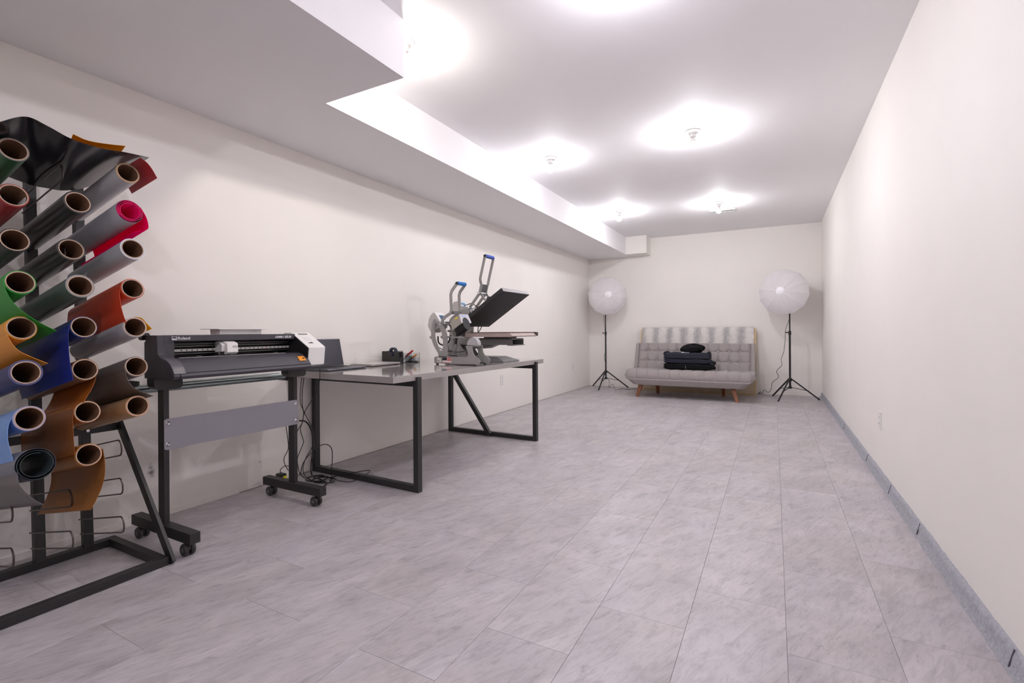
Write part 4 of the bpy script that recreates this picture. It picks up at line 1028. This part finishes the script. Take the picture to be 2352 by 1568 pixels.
MB().tube([tuple(p) for p in spline([(ap.x, ap.y, 0.074), (ap.x, ap.y - 0.005, 0.10), (ap.x + 0.01, ap.y + 0.02, 0.12), (ap.x + 0.03, ap.y + 0.05, 0.115)], 5)], 0.0025, 7).build('cord', CABLE, ab, smooth=True)

# ================================================================ SOFA
SX0, SX1 = -2.055, -0.225
SF = thing('sofa', (-1.14, 7.8, 0), 'grey tufted fabric sofa bed with splayed wooden legs', 'sofa')
def fabric(name, rgb):
    m = mat(name, rgb, 0.95, var=0.07, scale=260, bump=0.5, bscale=420, spec=0.15)
    m.node_tree.nodes['Principled BSDF'].inputs['Sheen Weight'].default_value = 0.25
    return m
SOFAM = fabric('grey_tweed', (161, 152, 151))
NB = 11
def pillow(fu, fv):
    return (1 - abs(2 * fu - 1) ** 3.2) ** 0.7 * (1 - abs(2 * fv - 1) ** 3.2) ** 0.7
def cushion(x0, x1, fn_pos, rowsplit, name, A, LV, corner=0.05, nu=199, nv=61):
    """tufted pad: fn_pos(x, v) gives base point and outward normal; v 0..1 over the pad"""
    def f(u, v):
        x = x0 + (x1 - x0) * u
        uu = u * NB; fu = uu - math.floor(min(uu, NB - 1e-6)) if uu < NB else 1.0
        k = 0
        while k < len(rowsplit) - 2 and v > rowsplit[k + 1]: k += 1
        fv = (v - rowsplit[k]) / (rowsplit[k + 1] - rowsplit[k])
        du = min(fu, 1 - fu) * (x1 - x0) / NB if 0.4 < uu < NB - 0.4 else 1.0
        dv = min((abs(v - q) for q in rowsplit[1:-1]), default=1.0) * LV
        sm = max(math.exp(-(du / 0.010) ** 2), math.exp(-(dv / 0.010) ** 2) * 0.8)
        dm = math.exp(-(du * du + dv * dv) / (2 * 0.022 ** 2))
        h = A * (1 - 0.30 * sm) - 0.032 * dm
        h -= A * 0.25 * (1 - pillow(min(max(fu, 0), 1), min(max(fv, 0), 1)))
        ex = min(u, 1 - u) * (x1 - x0); ev = min(v, 1 - v)
        edge = min(1, ex / corner) * min(1, ev / 0.06)
        h = h - 0.03 * (1 - min(1, ex / corner)) ** 2 - 0.0
        p, n = fn_pos(x, v)
        return tuple(Vector(p) + Vector(n) * h)
    mb = MB(); mb.grid(f, nu, nv)
    return mb
# seat: front roll, top, tucked under the back
def seat_pos(x, v):
    # path from the front bottom up over the nose and back
    if v < 0.30:
        a = math.radians(-24 + 114 * v / 0.30)
        return (x, 7.53 - 0.085 * math.cos(a), 0.315 + 0.085 * math.sin(a)), (0, -math.cos(a), math.sin(a))
    t = (v - 0.30) / 0.70
    return (x, 7.53 + 0.52 * t, 0.400 - 0.02 * t), (0, 0, 1)
seat = cushion(SX0 + 0.03, SX1 - 0.03, seat_pos, [0, 0.36, 0.68, 1.0], 'seat', 0.026, 0.75).build('seat_cushion', SOFAM, SF, smooth=True, angle=80)
# tapered base shell with rounded front
mb = MB()
def shell_sec(x0, x1, z, yf, yb):
    r = 0.06
    return [(x0 + r, yf), (x1 - r, yf), (x1, yf + r), (x1, yb), (x0, yb), (x0, yf + r)]
secs = [(SX0 + 0.155, SX1 - 0.175, 0.188, 7.50, 8.05), (SX0 + 0.135, SX1 - 0.15, 0.190, 7.450, 8.06), (SX0 + 0.06, SX1 - 0.065, 0.262, 7.418, 8.07), (SX0 + 0.0, SX1 - 0.0, 0.335, 7.415, 8.07), (SX0 + 0.005, SX1 - 0.005, 0.352, 7.43, 8.07), (SX0 + 0.035, SX1 - 0.035, 0.352, 7.48, 8.05)]
rings = []
for x0, x1, z, yf, yb in secs:
    zz = [z] * 6
    if z < 0.30: pass
    rings.append([mb.bm.verts.new((p[0], p[1], z - (0.06 if (z > 0.3 and i in (0, 1)) else 0.0))) for i, p in enumerate(shell_sec(x0, x1, z, yf, yb))])
for a, b in zip(rings, rings[1:]):
    for i in range(6): mb.bm.faces.new((a[i], a[(i + 1) % 6], b[(i + 1) % 6], b[i]))
mb.bm.faces.new(list(reversed(rings[0]))); mb.bm.faces.new(rings[-1])
mb.build('seat_shell', SOFAM, SF, smooth=True, bevel=0.012, angle=35)
# rounded bolster ends of the seat
for x, s in ((SX0 + 0.035, -1), (SX1 - 0.035, 1)):
    MB().tube([tuple(p) for p in spline([(x, 8.04, 0.372), (x, 7.75, 0.385), (x, 7.58, 0.385), (x - s * 0.01, 7.50, 0.345), (x - s * 0.05, 7.475, 0.29)], 5)], 0.030, 12).build('seat_piping', SOFAM, SF, smooth=True)
# back
BL = Vector((0, 0.17, 0.43)); BN = Vector((0, -0.43, 0.17)).normalized()
def back_pos(x, v):
    p = Vector((x, 7.985, 0.375)) + BL * v
    return tuple(p), tuple(BN)
cushion(SX0 + 0.075, SX1 - 0.075, back_pos, [0, 0.34, 0.70, 1.0], 'back', 0.030, 0.46).build('back_cushion', SOFAM, SF, smooth=True, angle=80)
bb = MB()
bb.prism([(7.975, 0.36), (8.155, 0.808), (8.20, 0.812), (8.245, 0.79), (8.12, 0.36)], 'x', SX0 + 0.025, SX1 - 0.02)
bb.build('back_shell', SOFAM, SF, bevel=0.015)
for x in (SX0 + 0.052, SX1 - 0.047):
    MB().bar((x, 7.975, 0.385), (x, 8.148, 0.806), 0.055, 0.045, side=(1, 0, 0)).build('back_side_band', SOFAM, SF, bevel=0.015)
BUT = fabric('button_tweed', (104, 97, 98))
for i in range(1, NB):
    for v in (0.34, 0.70):
        x = SX0 + 0.075 + (SX1 - SX0 - 0.15) * i / NB
        p, n = back_pos(x, v)
        MB().lathe([(0, -0.002), (0.010, -0.004), (0.015, -0.009), (0.015, -0.014)], p, n, 12).build('button', BUT, SF, smooth=True)
    for v in (0.36, 0.68):
        x = SX0 + 0.03 + (SX1 - SX0 - 0.06) * i / NB
        p, n = seat_pos(x, v)
        MB().lathe([(0, -0.002), (0.010, -0.004), (0.015, -0.009), (0.015, -0.014)], p, n, 12).build('button', BUT, SF, smooth=True)
WOOD = mat('walnut_wood', (138, 84, 56), 0.5, var=0.12, scale=30)
for (xb, yb, xt, yt) in ((-1.865, 7.515, -1.815, 7.56), (-0.455, 7.485, -0.515, 7.55), (-1.66, 8.05, -1.66, 8.0), (-0.68, 8.05, -0.68, 8.0)):
    mb = MB()
    p0_, p1_ = Vector((xb, yb, 0)), Vector((xt, yt, 0.195))
    for p, r in ((p0_, 0.020), (p1_, 0.032)): pass
    a = [mb.bm.verts.new((p0_.x + sx * 0.020, p0_.y + sy * 0.020, 0)) for sx, sy in ((-1, -1), (1, -1), (1, 1), (-1, 1))]
    b = [mb.bm.verts.new((p1_.x + sx * 0.034, p1_.y + sy * 0.028, 0.2)) for sx, sy in ((-1, -1), (1, -1), (1, 1), (-1, 1))]
    for i in range(4): mb.bm.faces.new((a[i], a[(i + 1) % 4], b[(i + 1) % 4], b[i]))
    mb.bm.faces.new(list(reversed(a))); mb.bm.faces.new(b)
    mb.build('leg', WOOD, SF, bevel=0.004)

# ---------------------------------------------------------------- folded hoodies on the seat
def knit(name, rgb):
    m = mat(name, rgb, 0.9, var=0.10, scale=120, bump=0.5, bscale=260, spec=0.2)
    return m
def folded(x0, x1, y0, y1, z0, z1, seed, droop=0.0):
    """soft folded garment: flattened rounded block with uneven edges and a fold line round the middle"""
    random.seed(seed)
    ph = [random.uniform(0, 6.28) for _ in range(8)]
    cx, cy, cz = (x0 + x1) / 2, (y0 + y1) / 2, (z0 + z1) / 2
    a, b, c = (x1 - x0) / 2, (y1 - y0) / 2, (z1 - z0) / 2
    def f(u, v):
        th = 2 * math.pi * u; phi = math.pi * (v - 0.5)
        def sp(t, e): return math.copysign(abs(t) ** e, t)
        ct, st, cp, sph = math.cos(th), math.sin(th), math.cos(phi), math.sin(phi)
        x = sp(cp, 0.35) * sp(ct, 0.30); y = sp(cp, 0.35) * sp(st, 0.30); z = sp(sph, 0.5)
        wob = 0.018 * math.sin(3 * th + ph[0]) + 0.012 * math.sin(7 * th + ph[1]) + 0.010 * math.sin(11 * th + ph[2] + 2 * phi)
        pinch = 1 - 0.055 * math.exp(-(z / 0.16) ** 2)
        zz = z * c + 0.006 * math.sin(5 * x + ph[3]) * (1 if z > 0 else 0.3) + 0.005 * math.sin(9 * x + ph[4]) * max(z, 0)
        zz -= droop * abs(x) ** 3
        return (cx + a * x * (1 + wob) * pinch, cy + b * y * (1 + wob) * pinch, cz + zz)
    mb = MB()
    mb.grid(f, 96, 25, wrap_u=True)
    return mb
ZQ = 0.428
NAVY = knit('dark_navy_fleece', (44, 44, 56)); BLK = knit('black_fleece', (20, 20, 22))
g1 = thing('hoodie', (-1.32, 7.80, ZQ), 'black folded hoodie at the bottom of the stack on the sofa', 'hoodie', 'folded hoodies on the sofa')
HX0, HX1 = -1.516, -0.791
folded(HX0, HX1, 7.66, 7.93, 0.422, 0.516, 1).build('folded_body', BLK, g1, smooth=True, angle=80)
MB().tube([(HX0 + 0.345, 7.654, 0.487), (HX0 + 0.346, 7.652, 0.440)], 0.004, 6).build('drawstring', mat('grey_cord', (120, 118, 120), 0.8), g1, smooth=True)
MB().tube([tuple(p) for p in spline([(HX1 - 0.03, 7.68, 0.465), (HX1 + 0.01, 7.72, 0.46), (HX1 + 0.0, 7.80, 0.455)], 4)], 0.025, 10).build('sleeve_fold', BLK, g1, smooth=True)
g2 = thing('hoodie', (-1.32, 7.80, 0.51), 'dark navy folded hoodie, second from the bottom of the stack', 'hoodie', 'folded hoodies on the sofa')
folded(HX0 + 0.02, HX1 - 0.02, 7.665, 7.93, 0.511, 0.586, 5).build('folded_body', NAVY, g2, smooth=True, angle=80)
MB().tube([tuple(p) for p in spline([(HX1 - 0.05, 7.69, 0.545), (HX1 - 0.0, 7.72, 0.54), (HX1 + 0.015, 7.78, 0.525)], 4)], 0.022, 10).build('sleeve_fold', NAVY, g2, smooth=True)
g3 = thing('hoodie', (-1.32, 7.80, 0.58), 'dark navy hoodie on top of the stack with its black lined hood up', 'hoodie', 'folded hoodies on the sofa')
folded(HX0 + 0.015, HX1 - 0.035, 7.665, 7.93, 0.581, 0.680, 9, droop=0.01).build('folded_body', knit('charcoal_navy_fleece', (50, 50, 60)), g3, smooth=True, angle=80)
for x, s in ((HX0 + 0.04, 1), (HX1 - 0.055, -1)):
    MB().tube([(x, 7.70, 0.66), (x + s * 0.012, 7.80, 0.668), (x + s * 0.02, 7.90, 0.655)], [0.030, 0.034, 0.026], 12).build('sleeve_fold', NAVY, g3, smooth=True)
mx0, mx1 = -1.279, -0.927
def hoodf(u, v):
    th = 2 * math.pi * u; phi = math.pi * (v - 0.5)
    x = math.cos(phi) * math.cos(th); y = math.cos(phi) * math.sin(th); z = math.sin(phi)
    k = 1 + 0.06 * math.sin(3 * th + 1) + 0.05 * math.sin(5 * th + 4 * phi)
    xx = (mx0 + mx1) / 2 + (mx1 - mx0) / 2 * math.copysign(abs(x) ** 0.8, x) * k
    tilt = 0.018 * (xx - mx0) / (mx1 - mx0)
    return (xx, 7.81 + 0.11 * y * k, 0.726 + tilt + 0.074 * z * k - 0.02 * (1 if y < 0 else 0) * (1 - abs(x)) * max(0, z))
hm = MB(); hm.grid(hoodf, 48, 17, wrap_u=True)
hm.build('hood', BLK, g3, smooth=True, angle=80)
for dz, a in ((0.0, -0.09), (-0.02, -0.06), (0.018, -0.05)):
    MB().tube([tuple(p) for p in spline([((mx0 + mx1) / 2 - 0.10, 7.715, 0.715 + dz), ((mx0 + mx1) / 2, 7.700, 0.725 + dz), ((mx0 + mx1) / 2 + 0.11, 7.722, 0.735 + dz)], 5)], [0.012 - 0.0004 * abs(i - 5) for i in range(11)], 8).build('hood_fold', BLK, g3, smooth=True)
lx0 = -1.251
MB().sheet([[(lx0 + 0.01 + 0.12 * u, 7.700 + 0.03 * v, 0.678 + 0.012 * v) for v in (0, 1)] for u in (0, 0.5, 1)], 0.002).build('white_neck_label', mat('label_white', (214, 212, 220), 0.7), g3)

# ================================================================ PATTERNED BOARD BEHIND THE SOFA
PB = thing('covered_board', (-1.14, 8.45, 0), 'board in grey striped speckled fabric with pale wood edges behind the sofa', 'board')
def pattern_mat():
    m = bpy.data.materials.new('grey_striped_speckle'); m.use_nodes = True
    nt = m.node_tree; b = nt.nodes['Principled BSDF']; b.inputs['Roughness'].default_value = 0.9
    N = nt.nodes.new
    g = N('ShaderNodeNewGeometry')
    n1 = N('ShaderNodeTexNoise'); n1.inputs['Scale'].default_value = 7; n1.inputs['Detail'].default_value = 4
    nt.links.new(g.outputs['Position'], n1.inputs['Vector'])
    sx = N('ShaderNodeSeparateXYZ'); nt.links.new(g.outputs['Position'], sx.inputs[0])
    ma = N('ShaderNodeMath'); ma.operation = 'MULTIPLY_ADD'; nt.links.new(n1.outputs['Fac'], ma.inputs[0]); ma.inputs[1].default_value = 0.12; nt.links.new(sx.outputs[0], ma.inputs[2])
    mu = N('ShaderNodeMath'); mu.operation = 'MULTIPLY'; nt.links.new(ma.outputs[0], mu.inputs[0]); mu.inputs[1].default_value = 2 * math.pi / 0.222
    si = N('ShaderNodeMath'); si.operation = 'SINE'; nt.links.new(mu.outputs[0], si.inputs[0])
    st = N('ShaderNodeVectorMath'); st.operation = 'MULTIPLY'; st.inputs[1].default_value = (1, 1, 0.35); nt.links.new(g.outputs['Position'], st.inputs[0])
    n2 = N('ShaderNodeTexNoise'); n2.inputs['Scale'].default_value = 55; n2.inputs['Detail'].default_value = 4; nt.links.new(st.outputs[0], n2.inputs['Vector'])
    ad2 = N('ShaderNodeMath'); ad2.operation = 'MULTIPLY_ADD'; nt.links.new(n2.outputs['Fac'], ad2.inputs[0]); ad2.inputs[1].default_value = 2.6; nt.links.new(si.outputs[0], ad2.inputs[2])
    cr = N('ShaderNodeValToRGB'); nt.links.new(ad2.outputs[0], cr.inputs[0])
    mr = N('ShaderNodeMapRange'); mr.inputs['From Min'].default_value = 0.1; mr.inputs['From Max'].default_value = 2.6
    nt.links.new(ad2.outputs[0], mr.inputs['Value']); nt.links.new(mr.outputs[0], cr.inputs[0])
    cr.color_ramp.elements[0].color = (*lin((226, 221, 217)), 1); cr.color_ramp.elements[0].position = 0.2
    cr.color_ramp.elements[1].color = (*lin((172, 169, 170)), 1); cr.color_ramp.elements[1].position = 0.95
    n3 = N('ShaderNodeTexNoise'); n3.inputs['Scale'].default_value = 95; n3.inputs['Detail'].default_value = 1; nt.links.new(g.outputs['Position'], n3.inputs['Vector'])
    m3 = N('ShaderNodeMapRange'); m3.inputs['From Min'].default_value = 0.66; m3.inputs['From Max'].default_value = 0.72; m3.inputs['To Min'].default_value = 0; m3.inputs['To Max'].default_value = 0.5
    nt.links.new(n3.outputs['Fac'], m3.inputs['Value'])
    mix = N('ShaderNodeMix'); mix.data_type = 'RGBA'; nt.links.new(m3.outputs[0], mix.inputs[0]); nt.links.new(cr.outputs[0], mix.inputs[6]); mix.inputs[7].default_value = (*lin((104, 104, 106)), 1)
    nt.links.new(mix.outputs[2], b.inputs['Base Color'])
    return m
PLY = mat('pale_plywood', (216, 188, 146), 0.6, var=0.06, scale=14)
def lean(z): return 8.36 + 0.16 * z
BX0, BX1, BZ = -2.04, -0.245, 1.05
MB().prism([(lean(0), 0.0), (lean(BZ - 0.01), BZ - 0.01), (lean(BZ - 0.01) + 0.05, BZ - 0.01), (lean(0) + 0.05, 0.0)], 'x', BX0, BX1).build('wooden_core', PLY, PB)
rows = []
prof = [(lean(0.30) - 0.012, 0.30)] + [(lean(z) - 0.014, z) for z in (0.5, 0.7, 0.9, BZ - 0.02)] + [(lean(BZ) - 0.006, BZ + 0.006), (lean(BZ) + 0.02, BZ + 0.011), (lean(BZ) + 0.045, BZ + 0.006)]
MB().sheet([[(BX0 + 0.025 + (BX1 - BX0 - 0.055) * v / 6, y, z) for v in range(7)] for y, z in prof], 0.010).build('fabric_cover', pattern_mat(), PB, smooth=True)
MB().box(BX0 + 0.01, BX1 - 0.02, lean(0) - 0.014, lean(0) - 0.001, 0.03, 0.24).build('lower_panel', mat('cream_plywood', (206, 188, 160), 0.6, var=0.04, scale=10), PB)

# ================================================================ STUDIO LIGHTS
SOFT = fabric_translucent('white_diffuser_fabric', (254, 252, 254), 0.6)
def studio_light(base, top_z, ctr, axis, R, feet, label, cable_pts, hub_z):
    bx, by = base
    t = thing('studio_light', (bx, by, 0), label, 'studio light', 'tripod studio lights beside the sofa')
    MB().tube([(bx, by, hub_z - 0.10), (bx, by, 0.98)], 0.014, 12).build('lower_pole', BLACK_METAL, t, smooth=True)
    MB().tube([(bx, by, 0.96), (bx, by, top_z)], 0.010, 12).build('upper_pole', BLACK_METAL, t, smooth=True)
    MB().tube([(bx, by, 0.945), (bx, by, 1.0)], 0.019, 12).build('clamp', BLACK_PLASTIC, t, smooth=True)
    MB().tube([(bx - 0.02, by - 0.008, 0.975), (bx - 0.05, by - 0.02, 0.98)], [0.006, 0.012], 10).build('clamp_knob', BLACK_PLASTIC, t, smooth=True)
    MB().lathe([(0, 0.02), (0.026, 0.02), (0.030, 0), (0.026, -0.02), (0, -0.02)], (bx, by, hub_z), seg=12).build('top_hub', BLACK_PLASTIC, t)
    MB().lathe([(0, 0.015), (0.022, 0.015), (0.024, -0.015), (0, -0.015)], (bx, by, hub_z - 0.115), seg=12).build('slider_hub', BLACK_PLASTIC, t)
    for (fx, fy) in feet:
        f = Vector((fx, fy, 0.008)); h = Vector((bx, by, hub_z)); d = Vector((fx - bx, fy - by, 0)).normalized()
        lg = MB().bar(tuple(h + d * 0.03), tuple(f), 0.018, 0.014, side=(0, 0, 1)).build('leg', BLACK_METAL, t)
        MB().tube([tuple(f + (h - f) * 0.06), tuple(f)], 0.011, 8).build('rubber_foot', BLACK_PLASTIC, lg, smooth=True)
        m_ = f.lerp(h, 0.46)
        MB().bar((bx + d.x * 0.02, by + d.y * 0.02, hub_z - 0.115), tuple(m_), 0.008, 0.010, side=(0, 0, 1)).build('brace', BLACK_METAL, t)
    # twelve-sided lantern diffuser
    ax = Vector(axis).normalized(); C_ = Vector(ctr)
    e1 = ax.cross(Vector((0, 0, 1))).normalized(); e2 = e1.cross(ax)
    prof = [(0.055, 0.190), (0.14, 0.180), (0.22, 0.150), (0.29, 0.095), (0.325, 0.030), (0.335, -0.02), (0.32, -0.08), (0.26, -0.16), (0.17, -0.22), (0.06, -0.25)]
    sc = R / 0.335
    def pt(a, r, h, puff=1.0):
        return C_ + ax * (h * sc) + (e1 * math.cos(a) + e2 * math.sin(a)) * (r * sc * puff)
    for k in range(12):
        a0, a1 = 2 * math.pi * (k + 0.3) / 12, 2 * math.pi * (k + 1.3) / 12
        rows = []
        for r, h in prof:
            A_, B2 = pt(a0, r, h), pt(a1, r, h)
            mid = A_.lerp(B2, 0.5)
            rows.append([tuple(A_), tuple(A_.lerp(B2, 0.25) + (-ax * 0.003)), tuple(mid - ax * 0.004), tuple(A_.lerp(B2, 0.75) - ax * 0.003), tuple(B2)])
        mb = MB()
        vs = [[mb.bm.verts.new(p) for p in r] for r in rows]
        for i in range(len(vs) - 1):
            for j in range(4): mb.bm.faces.new((vs[i][j], vs[i + 1][j], vs[i + 1][j + 1], vs[i][j + 1]))
        g_ = mb.build('fabric_panel', SOFT, t, smooth=True, angle=60)
        MB().tube([tuple(pt(a0, r, h) + ax * 0.001) for r, h in prof], 0.0028, 6).build('rib_seam', mat('seam_white', (246, 244, 248), 0.8), g_, smooth=True)
    MB().lathe([(0, 0.014), (0.045, 0.012), (0.058, 0.002), (0.058, -0.006)], tuple(C_ + ax * 0.19 * sc), tuple(ax), 20).build('front_cap', mat('seam_white', (246, 244, 248)), t, smooth=True)
    MB().lathe([(0, -0.03), (0.05, -0.03), (0.06, 0.01), (0, 0.01)], tuple(C_ - ax * 0.25 * sc), tuple(ax), 16).build('rear_ring', BLACK_PLASTIC, t, smooth=True)
    MB().bar((bx, by, top_z - 0.02), tuple(C_ - ax * 0.24 * sc), 0.02, 0.02).build('tilt_bracket', BLACK_PLASTIC, t)
    MB().tube([tuple(p) for p in spline(cable_pts, 5)], 0.0035, 6).build('cable', CABLE, t, smooth=True)
    return t
studio_light((-2.60, 8.27), 1.50, (-2.535, 8.18, 1.625), (0.38, -1, 0.03), 0.335, [(-2.93, 8.53), (-2.635, 7.97), (-2.28, 8.55)],
             'white lantern softbox on a black tripod in the left corner',
             [(-2.636,8.29,1.304),(-2.63,8.29,1.128),(-2.607,8.29,0.897),(-2.601,8.29,0.706),(-2.633,8.29,0.552),(-2.603,8.29,0.399),(-2.627,8.29,0.26)] + [(-2.56,8.3,0.154),(-2.545,8.3,0.094)] + [(-2.612,8.466,0.004)] + [(-2.572,8.6,0.047)] + [(-2.416,8.203,0.004),(-2.335,8.38,0.004),(-2.234,8.289,0.004),(-2.17,8.389,0.004),(-2.09,8.496,0.004)], 0.30)
studio_light((0.205, 8.15), 1.45, (0.125, 8.12, 1.57), (-0.22, -1, 0.02), 0.335, [(-0.02, 8.42), (0.05, 7.83), (0.575, 8.22)],
             'white lantern softbox on a black tripod in the right corner',
             [(0.207,8.16,1.227),(0.19,8.16,1.139),(0.15,8.16,1.011),(0.144,8.16,0.839),(0.126,8.16,0.692),(0.092,8.16,0.582)] + [(0.104,8.3,0.49),(0.035,8.3,0.396),(0.058,8.3,0.305),(-0.023,8.3,0.223)] + [(-0.036,8.5,0.122)] + [(-0.079,8.6,0.034),(-0.134,8.6,0.073),(-0.164,8.6,0.023),(-0.214,8.6,0.013),(-0.183,8.6,0.042),(-0.226,8.6,-0.001)], 0.29)
